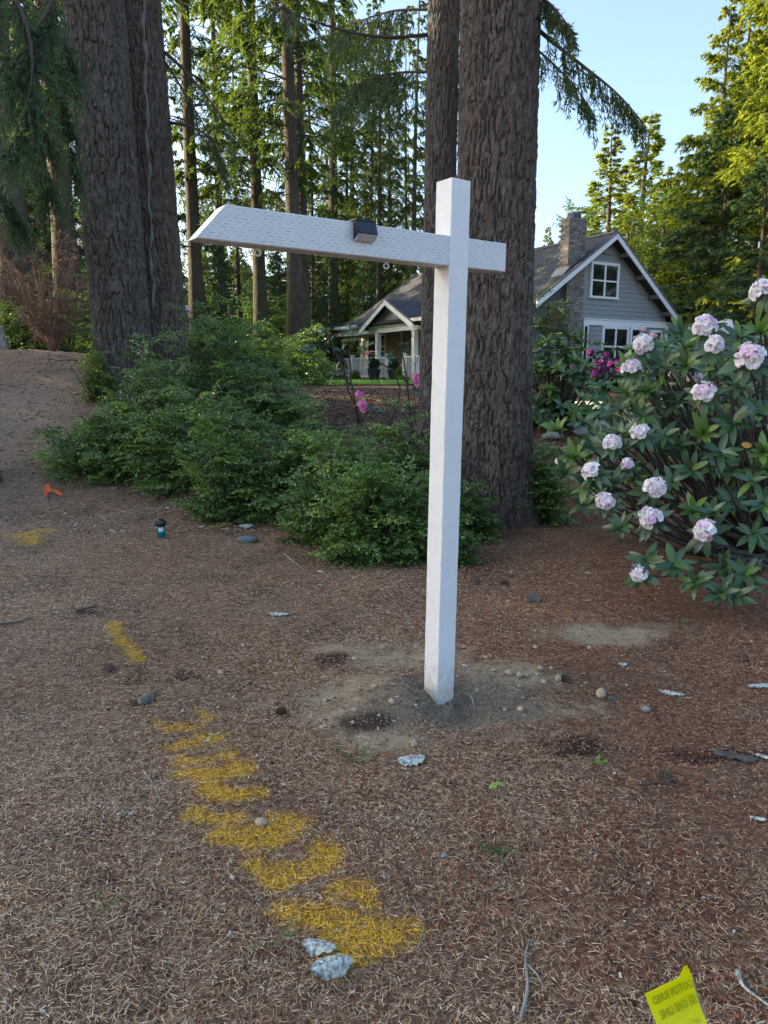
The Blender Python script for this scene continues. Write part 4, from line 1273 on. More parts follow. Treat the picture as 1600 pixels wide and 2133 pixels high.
# darker planting behind, towards the house
BG = 'background shrubs left of the porch'
for k, (px, Y, rx, rz, lab, m) in enumerate([
    (540, 17.0, 1.3, 1.3, 'dark rounded shrub below the slim trunk left of the porch', 'shrub'),
    (610, 18.5, 1.2, 1.15, 'dark fern-like shrub left of the porch at the lawn edge', 'shrub'),
    (470, 16.5, 1.2, 1.5, 'dark tall shrub behind the back shrubs under the arm', 'shrub'),
    (625, 27, 1.3, .9, 'olive shrub directly left of the porch railing', 'shrub'),
    (618, 40, 2.2, 4.6, 'tall broadleaf shrub left of the porch roof', 'broadleaf'),
    (560, 30, 1.9, 3.2, 'broadleaf shrub between the slim trunk and paired trunks', 'broadleaf'),
    (700, 47, 2.0, 5.0, 'broadleaf shrub rising behind the porch roof corner', 'broadleaf'),
    (60, 17.5, 1.3, 1.3, 'green shrub behind the weathered stump', 'shrub'),
    (150, 18, 1.5, 2.0, 'olive shrub behind the dead twiggy shrub', 'broadleaf')]):
    shrub(px, Y, rx, rx * .8, rz, 190, 60 + k, lab, m, .060 if Y < 22 else .085, 50, BG, spread=1.8)
shrub(1150, 21, 1.15, .9, 2.75, 220, 75, 'pale variegated small tree in front of the brick chimney', 'variegated', .075, 50, None, spread=1.5, name='small_tree')
shrub(1345, 50, 3.4, 2.8, 12.8, 560, 76, 'light green broadleaf tree behind the gable peak', 'broadleaf', .16, 50, None, spread=3.0, name='broadleaf_tree')
shrub(1185, 54, 3.0, 2.4, 11.5, 480, 77, 'broadleaf tree behind the roof ridge left of the chimney', 'broadleaf', .17, 50, None, spread=3.0, name='broadleaf_tree')
# rounded box balls, red azalea and pots by the porch steps
for px, bb, r_, lab in ((752, 9.08, .30, 'clipped box ball left of the porch step'), (844, 5.16, .32, 'clipped box ball right of the porch step'), (716, 11.0, .42, 'light green low shrub below the porch railing'), (676, 13.2, .5, 'low olive shrub at the far porch corner')):
    w = wpt(-6.7, bb, 0)
    shrub(0, w[1], r_, r_, r_ * 1.5, 70, int(px), lab, 'shrub_bright' if px != 676 else 'shrub', 0.05, 50, 'small shrubs along the porch', spread=.6, x=w[0])
def pot(bb, lab):
    w = wpt(-6.45, bb, 1.165)
    e = empty('plant_pot', w, lab, 'plant pot', 'pots on the porch step')
    mb = MB(); mb.lathe((0, 0, 0), [(0, 0), (.20, 0), (.235, .12), (.29, .42), (.31, .44), (.31, .48), (.27, .48), (.26, .42), (0, .42)], 24)
    mb.build('pot', MAT['pot'], e, True)
    st, V, F, var = shrub_mesh(.30, .30, .62, 46, int(bb * 10), .085, 26, 1.0)
    V[:, 2] += .42
    link('foliage', mk_mesh('foliage', V, [F], MAT['rhodo_a'], var), e)
pot(7.75, 'dark pot with leafy plant on the porch step, beside the column')
pot(6.0, 'dark pot with leafy plant on the porch step, in front of the opening')

# dead reddish twiggy shrub at the left
dx, dy = at_px(120, 15), 15.0
ds = empty('dead_shrub', (dx, dy, tz(dx, dy) - .05), 'leafless reddish-brown twiggy shrub left of the huge trunk', 'shrub')
dmb = MB()
rg = np.random.default_rng(5)
OO, XX, SS_ = [], [], []
for k in range(42):
    a = rg.uniform(0, 2 * math.pi); lean = rg.uniform(.1, .75); h = rg.uniform(1.0, 2.5)
    d = np.array([math.cos(a) * lean, math.sin(a) * lean, 1])
    t = np.linspace(0, 1, 6)
    p = d * (h * t)[:, None] + np.array([math.cos(a), math.sin(a), 0]) * (lean * .4 * t ** 2)[:, None] + rg.normal(0, .03, (6, 3)) * t[:, None]
    dmb.tube(p, .011 * (1 - .8 * t), 4, cap=False)
    for j in range(16):
        q = rg.uniform(.15, 1); b0 = np.array([np.interp(q, t, p[:, i]) for i in range(3)])
        e_ = b0 + unit(d + rg.normal(0, .9, 3)) * rg.uniform(.15, .5)
        dmb.tube([b0, (b0 + e_) / 2 + rg.normal(0, .02, 3), e_], [.005, .0035, .002], 3, cap=False)
        n = 16; u = rg.uniform(.1, 1, n)
        OO.append(b0 + (e_ - b0) * u[:, None]); XX.append(unit((e_ - b0) + rg.normal(0, .35, (n, 3)))); SS_.append(rg.uniform(.05, .13, n))
dmb.build('stem', MAT['dead_twig'], ds)
O, X, S = map(np.concatenate, (OO, XX, SS_))
O[:, 2] = np.maximum(O[:, 2], .03)
V, F = scatter(LEAF2_T, LEAF2_F, O, X, rg.normal(size=O.shape), S, S * .16)
link('foliage', mk_mesh('foliage', V, [F], MAT['dead_twig'], np.repeat(rg.random(len(O)), 4)), ds)
# weathered stump
sp_ = np.array([at_px(6, 16.5), 16.5, 0]); sp_[2] = tz(sp_[0], sp_[1]) - .05
MAT['greywood'] = simple('weathered_wood', (0.16, 0.165, 0.16), (0.36, 0.37, 0.36), 14, .9, .9, .03, (1, 1, .12))
o = link('stump', trunk_mesh('stump', MAT['greywood'], [(0, 0, 0), (.02, 0, .3), (.0, 0, .62)], [.2, .17, .15], 40, .03, .05, .25, 3, 5, .04), None, sp_)
tag(o, 'weathered grey stump at the left edge below the shrubs', 'stump')

# ------------------------------------------------------------------ rhododendrons
def leaf_template(cup=.16, curl=.28, nseg=5):
    V, F = [], []
    for i in range(nseg + 1):
        t = i / nseg
        w = .155 * math.sin(math.pi * min(1, .08 + .90 * t)) ** .8 * (1 if t < 1 else 0)
        x = t; z = -curl * t * t
        V += [(x, w, z + cup * w), (x, 0, z), (x, -w, z + cup * w)]
    for i in range(nseg):
        a = i * 3
        F += [[a, a + 1, a + 4, a + 3], [a + 1, a + 2, a + 5, a + 4]]
    return np.array(V), np.array(F)
LT, LF = leaf_template()
def leaf_obj_mesh(mat, curl, seed):
    T, F = leaf_template(.2, curl)
    return mk_mesh('leaf', T, [F], mat, np.full(len(T), (seed * .37) % 1), True)
LEAFM = [leaf_obj_mesh(MAT['rhodo_a'], c, i) for i, c in enumerate((.18, .30, .45))]
LEAFY = [leaf_obj_mesh(MAT['rhodo_b'], c, i) for i, c in enumerate((.10, .22))]

def flower_mesh(pink, mat, seed):
    """open funnel flower with five lobed petals, axis +z, radius about 1"""
    rg = np.random.default_rng(seed)
    V, F, var = [], [], []
    for k in range(5):
        a = k * 2 * math.pi / 5 + rg.normal(0, .08)
        ca, sa = math.cos(a), math.sin(a)
        base = len(V)
        rows = [(.06, .07, -.55, pink + .25), (.32, .24, -.12, pink + .1), (.72, .50, .14, pink), (1.0, .40, .10, pink + .05), (1.1, .12, .0, pink + .12)]
        for r, w, z, c in rows:
            zz = z + rg.normal(0, .07)
            for s in (-1, 0, 1):
                x, y = r - .10 * abs(s) * (r > .6), s * w
                V.append((ca * x - sa * y, sa * x + ca * y, zz + .10 * (s == 0) * (-1 if r > .5 else 0) + rg.normal(0, .06)))
                var.append(min(1, max(0, c + .05 * rg.normal())))
        for i in range(4):
            for j in range(2):
                q = base + i * 3 + j
                F.append([q, q + 3, q + 4, q + 1])
    return mk_mesh('flower', np.array(V), [np.array(F)], mat, np.array(var), True)
FLW = [flower_mesh(.05, MAT['petal'], 1), flower_mesh(.22, MAT['petal'], 2), flower_mesh(.42, MAT['petal'], 3), flower_mesh(.68, MAT['petal'], 4)]
FLM = [flower_mesh(.2, MAT['magenta'], 5), flower_mesh(.7, MAT['magenta'], 6)]

def frame_mat(o, x, n, s):
    x = unit(x); y = unit(np.cross(n, x)); z = np.cross(x, y)
    return Matrix(((x[0] * s, y[0] * s, z[0] * s, o[0]), (x[1] * s, y[1] * s, z[1] * s, o[1]), (x[2] * s, y[2] * s, z[2] * s, o[2]), (0, 0, 0, 1)))

def rosette_axes(axis, n, rg, tilt=(.35, 1.0), jit=.2):
    """directions of whorled leaves around axis"""
    axis = unit(axis)
    ref = np.array([1.0, 0, 0]) if abs(axis[0]) < .8 else np.array([0, 1.0, 0])
    e1 = unit(np.cross(axis, ref)); e2 = np.cross(axis, e1)
    out = []
    ph = rg.uniform(0, 6)
    for k in range(n):
        a = ph + k * 2.399 + rg.normal(0, jit)
        rad = e1 * math.cos(a) + e2 * math.sin(a)
        tl = rg.uniform(*tilt)
        d = unit(axis * math.cos(tl) + rad * math.sin(tl))
        nrm = unit(axis * math.sin(tl) - rad * math.cos(tl) + rg.normal(0, .12, 3))
        out.append((d, nrm))
    return out

def truss(parent, p, axis, size, rg, mats, nfl=10, pinkness=.3, world0=None):
    axis = unit(axis)
    loc = np.asarray(p) - world0
    core = MB()
    core.tube([(0, 0, -.4 * size), (0, 0, -.1 * size)], [.006, .012], 6)
    t = core.build('flower_truss', MAT['rhodo_stem'], parent)
    M = frame_mat(loc, np.cross(axis, [.3, .8, .1]), axis, 1.0)
    t.matrix_local = M
    for k in range(nfl):
        if k == 0:
            d = np.array([0, 0, 1.0])
        else:
            a = k * 2.399; el = .35 + 1.1 * (k / nfl)
            d = np.array([math.cos(a) * math.sin(el), math.sin(a) * math.sin(el), math.cos(el)])
        d = unit(d + rg.normal(0, .1, 3))
        f = link('flower', mats[min(len(mats) - 1, int(abs(rg.normal(0, 1.1 * pinkness * len(mats)))))], t)
        s = size * rg.uniform(.42, .56)
        f.matrix_local = frame_mat(d * size * rg.uniform(.60, .92) * np.array([1.05, 1.05, .8]), unit(np.cross(d, [.2, .9, .3])), d, s)
    return t

def rhododendron(root, spots, leaf_len, rg, n_single, stem_base, flower_mats, leafm=None, leafy=None, gravity=.25):
    """spots: list of (world point, axis, kind, size) kind: 'f' flower + leaves, 'l' leaves, 'y' young leaves"""
    r0 = np.array(root.location)
    leafm = leafm or LEAFM; leafy = leafy or LEAFY
    stems = MB()
    O, X, Nn, S, VV, Yg = [], [], [], [], [], []
    singles = 0
    for (p, ax, kind, size) in spots:
        p = np.asarray(p, float); ax = unit(ax)
        b0 = np.array(stem_base[rg.integers(len(stem_base))])
        m1 = b0 + (p - b0) * .35 + rg.normal(0, .06, 3) + np.array([0, 0, -.10])
        m2 = b0 + (p - b0) * .72 + rg.normal(0, .05, 3) + np.array([0, 0, -.06])
        pth = curve([b0, m1, m2, p - ax * .06, p], 12) if rg.random() < .5 else curve([m2, (m2 + p) / 2 + rg.normal(0, .03, 3), p - ax * .06, p], 12)
        pth[:, 2] = np.maximum(pth[:, 2], terrain(pth[:, 0], pth[:, 1]) + .02)
        stems.tube(pth - r0, np.linspace(.014, .004, 12) * rg.uniform(.7, 1.2), 6)
        nl = rg.integers(8, 12)
        for d, nrm in rosette_axes(ax, nl, rg, (.75, 1.75) if kind == 'f' else ((.35, 1.25) if kind == 'l' else (.2, .95))):
            d = unit(d + np.array([0, 0, -gravity]))
            sz = leaf_len * rg.uniform(.75, 1.2) * size
            yg = kind == 'y' or (kind == 'l' and rg.random() < .12)
            if singles < n_single:
                o = link('leaf', (leafy if yg else leafm)[rg.integers(len(leafy if yg else leafm))], root)
                o.matrix_local = frame_mat(p - r0 - ax * .02, d, nrm, sz)
                singles += 1
            else:
                O.append(p - r0 - ax * .02); X.append(d); Nn.append(nrm); S.append(sz); Yg.append(yg); VV.append(rg.random())
        if kind == 'f':
            truss(root, p + ax * .03, ax, .072 * size, rg, flower_mats, int(rg.integers(9, 13)), .42 + .35 * (size < .85), r0)
    stems.build('stem', MAT['rhodo_stem'], root, True)
    if O:
        O, X, Nn, S, VV, Yg = map(np.array, (O, X, Nn, S, VV, Yg))
        for flag, mat in ((False, 'rhodo_a'), (True, 'rhodo_b')):
            k = Yg == flag
            if k.any():
                V, F = scatter(LT, LF, O[k], X[k], Nn[k], S[k])
                o = link('foliage', mk_mesh('foliage', V, [F], MAT[mat], np.repeat(VV[k], len(LT)), True), root)
                o['kind'] = 'stuff'

rg = np.random.default_rng(17)
rb = at_ground(1585, 1165)
rho = empty('rhododendron', rb, 'large rhododendron with pale pink-white flower trusses at the right edge', 'shrub')
bases = [rb + np.array([rg.normal(0, .12), rg.normal(0, .12), .02]) for _ in range(6)]
spots = []
CAMP = np.array([0, 0, EYE])
def axis_at(p, up=.75):
    toc = unit(CAMP - p)
    outw = unit(p - (rb + np.array([0, .3, .5])))
    return unit(np.array([0, 0, up]) + toc * .55 + outw * .35 + rg.normal(0, .12, 3))
FL = [(1238, 985, 4.9, 1.0), (1310, 972, 5.0, .7), (1335, 905, 5.0, .95), (1276, 925, 5.1, .95), (1262, 1046, 4.8, .9), (1362, 1017, 4.6, 1.1), (1357, 1083, 4.5, 1.05),
      (1470, 1110, 4.4, 1.15), (1333, 1197, 4.35, .85), (1467, 822, 4.7, 1.05), (1563, 750, 4.4, 1.2), (1468, 686, 5.0, 1.15), (1486, 724, 4.8, .95), (1338, 722, 5.2, 1.1),
      (1316, 772, 5.2, .95), (1398, 838, 5.4, .95), (1446, 792, 5.4, .8), (1243, 950, 5.4, .8), (1330, 872, 5.5, .85), (1508, 690, 5.3, .9), (1590, 610, 4.6, 1.0), (1418, 855, 5.6, .8), (1170, 965, 5.6, .6)]
for px, py, Y, s in FL:
    p = P(px, py, Y); spots.append((p, axis_at(p, .45), 'f', s))
LV = [(1160, 893, 5.4), (1215, 878, 5.4), (1196, 950, 5.3), (1290, 850, 5.3), (1258, 805, 5.4), (1385, 905, 5.0), (1415, 925, 5.0), (1345, 1165, 4.35), (1445, 1212, 4.2), (1502, 1232, 4.15), (1550, 1195, 4.25), (1508, 1180, 4.5),
      (1482, 1065, 4.5), (1445, 1062, 4.6), (1590, 1045, 4.3), (1565, 1000, 4.4), (1402, 1172, 4.3), (1530, 1240, 4.15), (1295, 1095, 4.7), (1465, 900, 4.8), (1525, 880, 4.6), (1580, 860, 4.5), (1540, 800, 4.6), (1430, 760, 5.1), (1380, 770, 5.2),
      (1505, 760, 4.9), (1420, 690, 5.3), (1540, 700, 4.8), (1585, 690, 4.6), (1360, 820, 5.3), (1500, 940, 4.6), (1590, 940, 4.4), (1440, 975, 4.8), (1220, 1005, 5.0), (1280, 1005, 5.0), (1180, 985, 5.5), (1570, 1110, 4.35), (1400, 1000, 4.9)]
for px, py, Y in LV:
    p = P(px, py, Y); spots.append((p, axis_at(p), 'y' if rg.random() < .35 else 'l', rg.uniform(.9, 1.15)))
spots.sort(key=lambda s: s[0][1])
for k in range(230):
    px, py, Y = rg.uniform(1210, 1760), rg.uniform(700, 1060), rg.uniform(5.1, 6.8)
    if px < 1300 and py < 850: continue
    p = P(px, py, Y); spots.append((p, axis_at(p, .9), 'y' if rg.random() < .2 else 'l', rg.uniform(.85, 1.1)))
rhododendron(rho, spots, .135, rg, 300, bases, FLW)
# bare crooked lower branches of the same plant
lowb = MB()
for k, (pts, r0) in enumerate([
    ([(1590, 1160, 5.3), (1520, 1150, 5.2), (1450, 1120, 5.1), (1380, 1060, 5.0), (1300, 1020, 5.0)], .03),
    ([(1590, 1150, 5.4), (1500, 1100, 5.4), (1480, 1010, 5.5), (1430, 930, 5.6), (1350, 880, 5.7)], .028),
    ([(1600, 1150, 5.3), (1540, 1060, 5.4), (1510, 960, 5.5), (1520, 850, 5.5)], .03),
    ([(1600, 1170, 5.2), (1500, 1160, 5.0), (1420, 1130, 4.8), (1360, 1090, 4.6)], .022),
    ([(1590, 1140, 5.6), (1460, 1060, 5.8), (1380, 1040, 5.9), (1290, 1030, 6.0), (1230, 980, 6.0)], .022),
    ([(1600, 1120, 5.5), (1560, 1000, 5.8), (1470, 920, 6.0), (1400, 900, 6.1)], .025),
    ([(1590, 1180, 4.9), (1540, 1180, 4.8), (1470, 1120, 4.7)], .03)]):
    pth = curve([P(*q) for q in pts], 16)
    pth[1:-1] += rg.normal(0, .018, (14, 3))
    pth[:, 2] = np.maximum(pth[:, 2], terrain(pth[:, 0], pth[:, 1]) + .03)
    lowb.tube(pth - rb, np.linspace(r0, .007, 16), 8)
lowb.build('branch', MAT['rhodo_stem'], rho, True)
# one yellowed leaf
yl = MB(); T, F = leaf_template(.1, .1); T = T * np.array([1, 1.9, 1])
MAT['yellowleaf'] = simple('yellowed_leaf', (0.55, 0.33, 0.06), (0.35, 0.15, 0.04), 30, .6)
o = link('leaf', mk_mesh('leaf', T, [F], MAT['yellowleaf'], np.full(len(T), .5), True), rho); o['label'] = 'single yellow spotted leaf'
p = P(1545, 925, 4.35); o.matrix_local = frame_mat(p - rb, (1, -.1, -.2), (0, -1, .2), .065)

def bush_rhodo(name, label, px, Y, rx, ry, rz, nros, nfl, petal, seed, leafl=.12, young=.2, zoff=0, flower_z=.3, group=None, trs=.075):
    """background rhododendron: leaves as one mass, each truss its own part"""
    rg = np.random.default_rng(seed)
    x = at_px(px, Y)
    e = empty(name, (x, Y, tz(x, Y) - .04 + zoff), label, 'shrub', group)
    O, X, Nn, S, Yg, VV = [], [], [], [], [], []
    st = MB()
    tips = []
    for k in range(nros):
        ph = rg.uniform(0, 6.28); el = math.asin(rg.uniform(.0, 1))
        d = np.array([math.cos(ph) * math.cos(el), math.sin(ph) * math.cos(el), math.sin(el)])
        p = d * np.array([rx, ry, rz]) * (.6 + .5 * float(noise3(d[0] * 2 + 4, d[1] * 2, d[2] * 2, seed))) * rg.uniform(.7, 1.1)
        p[2] = max(p[2], .12)
        ax = unit(d * .6 + np.array([0, -.15, .7]) + rg.normal(0, .15, 3))
        tips.append((p, ax, d))
        st.tube(curve([(p[0] * .12, p[1] * .12, 0), p * np.array([.5, .5, .35]), p], 6), np.linspace(.016, .005, 6), 4, cap=False)
        yg = rg.random() < young
        for dd, nr in rosette_axes(ax, int(rg.integers(7, 11)), rg, (.3, 1.3)):
            O.append(p); X.append(unit(dd + np.array([0, 0, -.15]))); Nn.append(nr); S.append(leafl * rg.uniform(.7, 1.2)); Yg.append(yg); VV.append(rg.random())
    st.build('stem', MAT['rhodo_stem'], e)
    O, X, Nn, S, Yg, VV = map(np.array, (O, X, Nn, S, Yg, VV))
    for flag, mat in ((False, 'rhodo_a'), (True, 'rhodo_b')):
        k = Yg == flag
        if k.any():
            V, F = scatter(LT, LF, O[k], X[k], Nn[k], S[k], S[k] * 1.3)
            link('foliage', mk_mesh('foliage', V, [F], MAT[mat], np.repeat(VV[k], len(LT)), True), e)
    if nfl:
        me = flower_mesh(.5, petal, seed)
        Tm = np.array([v.co[:] for v in me.vertices]); Fm = np.array([list(p.vertices) for p in me.polygons])
        protos = []
        for q in range(2):
            dirs = unit(rg.normal(size=(11, 3)) + np.array([0, 0, .6]))
            V, F = scatter(Tm, Fm, dirs * trs * .5, unit(np.cross(dirs, rg.normal(size=(11, 3)))), dirs, np.full(11, trs * .5))
            protos.append(mk_mesh('flower_truss', V, [F], petal, np.repeat(rg.random(11), len(Tm))))
        cand = sorted([t for t in tips if t[0][2] > rz * flower_z], key=lambda t: t[2][1] - .5 * t[2][2])[:nfl]
        for p, ax, d in cand:
            o = link('flower_truss', protos[rg.integers(2)], e)
            o.location = p + ax * .06
            o.rotation_euler = (rg.normal(0, .3), rg.normal(0, .3), rg.uniform(0, 6))
            o.scale = (rg.uniform(.8, 1.2),) * 3
    return e
bush_rhodo('rhododendron', 'leafy bright green rhododendron just right of the massive trunk', 1158, 11.0, .85, .65, 1.45, 170, 0, MAT['purple'], 1, .15, .55)
bush_rhodo('rhododendron', 'rhododendron with deep purple blooms below the lower windows', 1250, 14.5, 1.0, .8, .85, 120, 34, MAT['purple'], 2, .12, .1, flower_z=.35, trs=.10)
bush_rhodo('rhododendron', 'rhododendron with pink blooms below the gable behind the pale one', 1390, 13.5, 1.0, .8, 1.3, 120, 32, MAT['pinkpetal'], 3, .12, .15, flower_z=.45, trs=.075)
bush_rhodo('rhododendron', 'dark green rhododendron behind the pale one at the right edge', 1560, 9.5, 1.1, .8, 1.3, 120, 6, MAT['pinkpetal'], 4, .13, .2, trs=.07)
bush_rhodo('azalea', 'small azalea with red blooms at the far porch corner', 692, 29.5, .5, .4, .55, 40, 8, MAT['redpetal'], 5, .09, .4, trs=.12)
bush_rhodo('rhododendron', 'shrub with white bloom behind the back shrub beside the double trunk', 405, 13.2, .45, .4, 1.25, 40, 3, MAT['petal'], 6, .10, .2, flower_z=.75, trs=.11)

# leggy rhododendron with magenta blooms in front of the porch
rg = np.random.default_rng(23)
mb0 = np.array([at_px(745, 8.4), 8.4, 0]); mb0[2] = tz(mb0[0], mb0[1]) - .03
mag = empty('rhododendron', mb0, 'leggy bare-branched rhododendron with magenta blooms in front of the porch', 'shrub')
mst = MB()
Ym = 8.4
for pts, r0 in [([(748, 880), (728, 800), (700, 735), (688, 700), (676, 690)], .018), ([(748, 880), (735, 800), (722, 760), (735, 720), (732, 690)], .015), ([(730, 800), (700, 775), (662, 745), (640, 735)], .010),
                ([(800, 900), (850, 800), (800, 760), (762, 730)], .013), ([(860, 900), (845, 780), (838, 720), (834, 692)], .013), ([(838, 735), (850, 710), (862, 700)], .006), ([(725, 770), (690, 720), (655, 700)], .008),
                ([(722, 765), (712, 745), (712, 735)], .007), ([(790, 800), (782, 780), (780, 770)], .005), ([(865, 880), (862, 800), (866, 760)], .008), ([(862, 760), (850, 730), (848, 718)], .004), ([(862, 760), (872, 745), (880, 730)], .004)]:
    pth = curve([P(x, y, Ym) for x, y in pts], 10)
    pth[1:-1] += rg.normal(0, .008, (8, 3))
    mst.tube(pth - mb0, np.linspace(r0, r0 * .35, 10), 6)
mst.build('stem', MAT['rhodo_stem'], mag, True)
mspots = [(676, 690, 'y'), (662, 700, 'l'), (732, 688, 'y'), (762, 728, 'y'), (712, 735, 'l'), (838, 725, 'l'), (640, 735, 'l'), (700, 778, 'l'), (806, 745, 'l'), (870, 815, 'l'), (850, 800, 'l'), (885, 830, 'l'), (820, 840, 'l'), (790, 860, 'l'), (845, 850, 'y'), (880, 860, 'l'), (770, 850, 'l'), (752, 840, 'y')]
for px, py, kd in mspots:
    p = P(px, py, Ym); ax = unit(np.array([rg.normal(0, .3), -.3, .9]))
    for d, nr in rosette_axes(ax, 8, rg, (.4, 1.4)):
        o = link('leaf', (LEAFY if kd == 'y' else LEAFM)[rg.integers(2)], mag)
        o.matrix_local = frame_mat(p - mb0, unit(d + np.array([0, 0, -.2])), nr, .12 * rg.uniform(.8, 1.2))
for px, py, s in ((875, 793, 1.15), (749, 822, .6), (755, 843, .75), (757, 856, .45), (765, 735, .35)):
    p = P(px, py, Ym - .15)
    truss(mag, p, unit(np.array([.1, -.6, .6])), .085 * s, rg, FLM, 10, .3, mb0)
# ------------------------------------------------------------------ white sign post with arm
def incised(name, along, cross, colour, row=.0128, period=.042, amount=.85, width=.13, flow=0.42):
    """white painted lumber with rows of incision dashes"""
    m, nt, b, out = nodes_of(name)
    b.inputs['Roughness'].default_value = .5
    tc = nt.nodes.new('ShaderNodeTexCoord')
    sx = nt.nodes.new('ShaderNodeSeparateXYZ')
    nt.links.new(tc.outputs['Object'], sx.inputs[0])
    L = sx.outputs[along]
    T = math_(nt, 'ADD', sx.outputs[cross[0]], sx.outputs[cross[1]])
    nz = noise_n(nt, tc.outputs['Object'], 9, 3)
    nf = noise_n(nt, tc.outputs['Object'], 120, 4)
    T = math_(nt, 'ADD', T, math_(nt, 'MULTIPLY', math_(nt, 'SUBTRACT', nz, .5), .004))
    v = math_(nt, 'DIVIDE', T, row)
    fl = math_(nt, 'FLOOR', v)
    fv = math_(nt, 'ABSOLUTE', math_(nt, 'SUBTRACT', math_(nt, 'FRACT', v), .5))
    wn_ = nt.nodes.new('ShaderNodeTexWhiteNoise'); wn_.noise_dimensions = '1D'
    nt.links.new(fl, wn_.inputs['W'])
    u = math_(nt, 'ADD', math_(nt, 'DIVIDE', L, period), math_(nt, 'ADD', math_(nt, 'MULTIPLY', fl, .5), math_(nt, 'MULTIPLY', wn_.outputs[0], .25)))
    fu = math_(nt, 'FRACT', u)
    cell = nt.nodes.new('ShaderNodeTexWhiteNoise'); cell.noise_dimensions = '2D'
    cmb = nt.nodes.new('ShaderNodeCombineXYZ')
    nt.links.new(fl, cmb.inputs[0]); nt.links.new(math_(nt, 'FLOOR', u), cmb.inputs[1])
    nt.links.new(cmb.outputs[0], cell.inputs['Vector'])
    on = math_(nt, 'MULTIPLY', math_(nt, 'LESS_THAN', fv, width), math_(nt, 'LESS_THAN', fu, math_(nt, 'ADD', flow - .18, math_(nt, 'MULTIPLY', cell.outputs[0], .3))))
    on = math_(nt, 'MULTIPLY', on, math_(nt, 'MINIMUM', 1.0, math_(nt, 'ADD', math_(nt, 'MULTIPLY', cell.outputs[0], .8), .35)))
    on = math_(nt, 'MULTIPLY', on, amount)
    dirt = ramp(nt, noise_n(nt, tc.outputs['Object'], 5, 6, .7), [(.45, tuple(c * .93 for c in colour)), (.7, colour)])
    if along == 2:
        low = math_(nt, 'SUBTRACT', math_(nt, 'ADD', .30, math_(nt, 'MULTIPLY', math_(nt, 'SUBTRACT', noise_n(nt, tc.outputs['Object'], 22, 5, .7), .5), .5)), L)
        sp_f = math_(nt, 'MULTIPLY', math_(nt, 'MINIMUM', 1.0, math_(nt, 'MAXIMUM', 0.0, math_(nt, 'MULTIPLY', low, 5.0))), .6)
        dirt = mixc(nt, sp_f, dirt, (.30, .24, .17))
    sc_n = noise_n(nt, objco(nt, (1, 1, .25) if along == 2 else (.25, 1, 1)), 42, 3, .6)
    dirt = mixc(nt, ramp(nt, sc_n, [(.70, (0, 0, 0)), (.76, (.5, .5, .5))]), dirt, (.42, .42, .38))
    c = mixc(nt, on, dirt, (.12, .125, .115))
    nt.links.new(c, b.inputs['Base Color'])
    grain = noise_n(nt, objco(nt, (40, 40, 2) if along == 2 else (2, 40, 40)), 3, 4)
    h = math_(nt, 'SUBTRACT', math_(nt, 'ADD', math_(nt, 'MULTIPLY', nf, .25), math_(nt, 'MULTIPLY', grain, .35)), on)
    bump(nt, h, .16, .002, b)
    return m
WHITE = (.80, .82, .81)
MAT['post'] = incised('white_incised_post', 2, (0, 1), WHITE, .0118, .034, .20, .09, .38)
MAT['arm'] = incised('white_incised_arm', 0, (1, 2), (.69, .715, .705), .0108, .033, .75, .085, .46)
MAT['endgrain'] = simple('brightened_end_grain', (.84, .87, .83), (.90, .92, .88), 25, .6, .3, .002)  # lighter than the arm face: sky light on the cut end put into its colour

AN = R(55)
ea = np.array([math.sin(AN), math.cos(AN), 0.0]); eb = np.array([-math.cos(AN), math.sin(AN), 0.0])
arris = np.array([.245, 3.07, 0.0])
PS = .102
post_root = empty('sign_post', arris + (ea + eb) * PS / 2 + np.array([0, 0, -.12]), 'tall white sign post with a long arm standing in dug soil', 'post')
def rounded_bar(sx, sy, L, nseg, bev, jit, seed, end_cut=0.0):
    """bar along z from 0 to L, cross-section sx*sy centred, bevelled corners, hand-painted unevenness"""
    rg = np.random.default_rng(seed)
    hx, hy = sx / 2, sy / 2
    sec = np.array([(-hx + bev, -hy), (hx - bev, -hy), (hx - bev * .3, -hy + bev * .3), (hx, -hy + bev), (hx, hy - bev), (hx - bev * .3, hy - bev * .3), (hx - bev, hy), (-hx + bev, hy), (-hx + bev * .3, hy - bev * .3), (-hx, hy - bev), (-hx, -hy + bev), (-hx + bev * .3, -hy + bev * .3)])
    k = len(sec)
    zs = np.linspace(0, L, nseg)
    V = []
    wob = np.cumsum(rg.normal(0, jit, (nseg, 2)), 0) * .3
    wob -= np.linspace(0, 1, nseg)[:, None] * wob[-1]
    for i, z in enumerate(zs):
        s = sec + rg.normal(0, jit, sec.shape) + wob[i]
        V.append(np.column_stack([s, np.full(k, z)]))
    V = np.concatenate(V)
    Qs = []
    for i in range(nseg - 1):
        for j in range(k):
            Qs.append([i * k + j, i * k + (j + 1) % k, (i + 1) * k + (j + 1) % k, (i + 1) * k + j])
    Ts = []
    V = np.concatenate([V, [[0, 0, 0], [0, 0, L]]])
    for j in range(k):
        Ts.append([nseg * k, (j + 1) % k, j]); Ts.append([nseg * k + 1, (nseg - 1) * k + j, (nseg - 1) * k + (j + 1) % k])
    return V, np.array(Qs), np.array(Ts)
PL = 2.273 + .12
V, Qs, Ts = rounded_bar(PS, PS, PL, 60, .005, .0004, 3)
po = link('post', mk_mesh('post', V, [Qs, Ts], MAT['post']), post_root)
rotz = math.atan2(ea[1], ea[0])
lean = math.atan2(.028, 2.27)
po.matrix_local = Matrix.Rotation(lean, 4, 'Y') @ Matrix.Rotation(rotz, 4, 'Z')
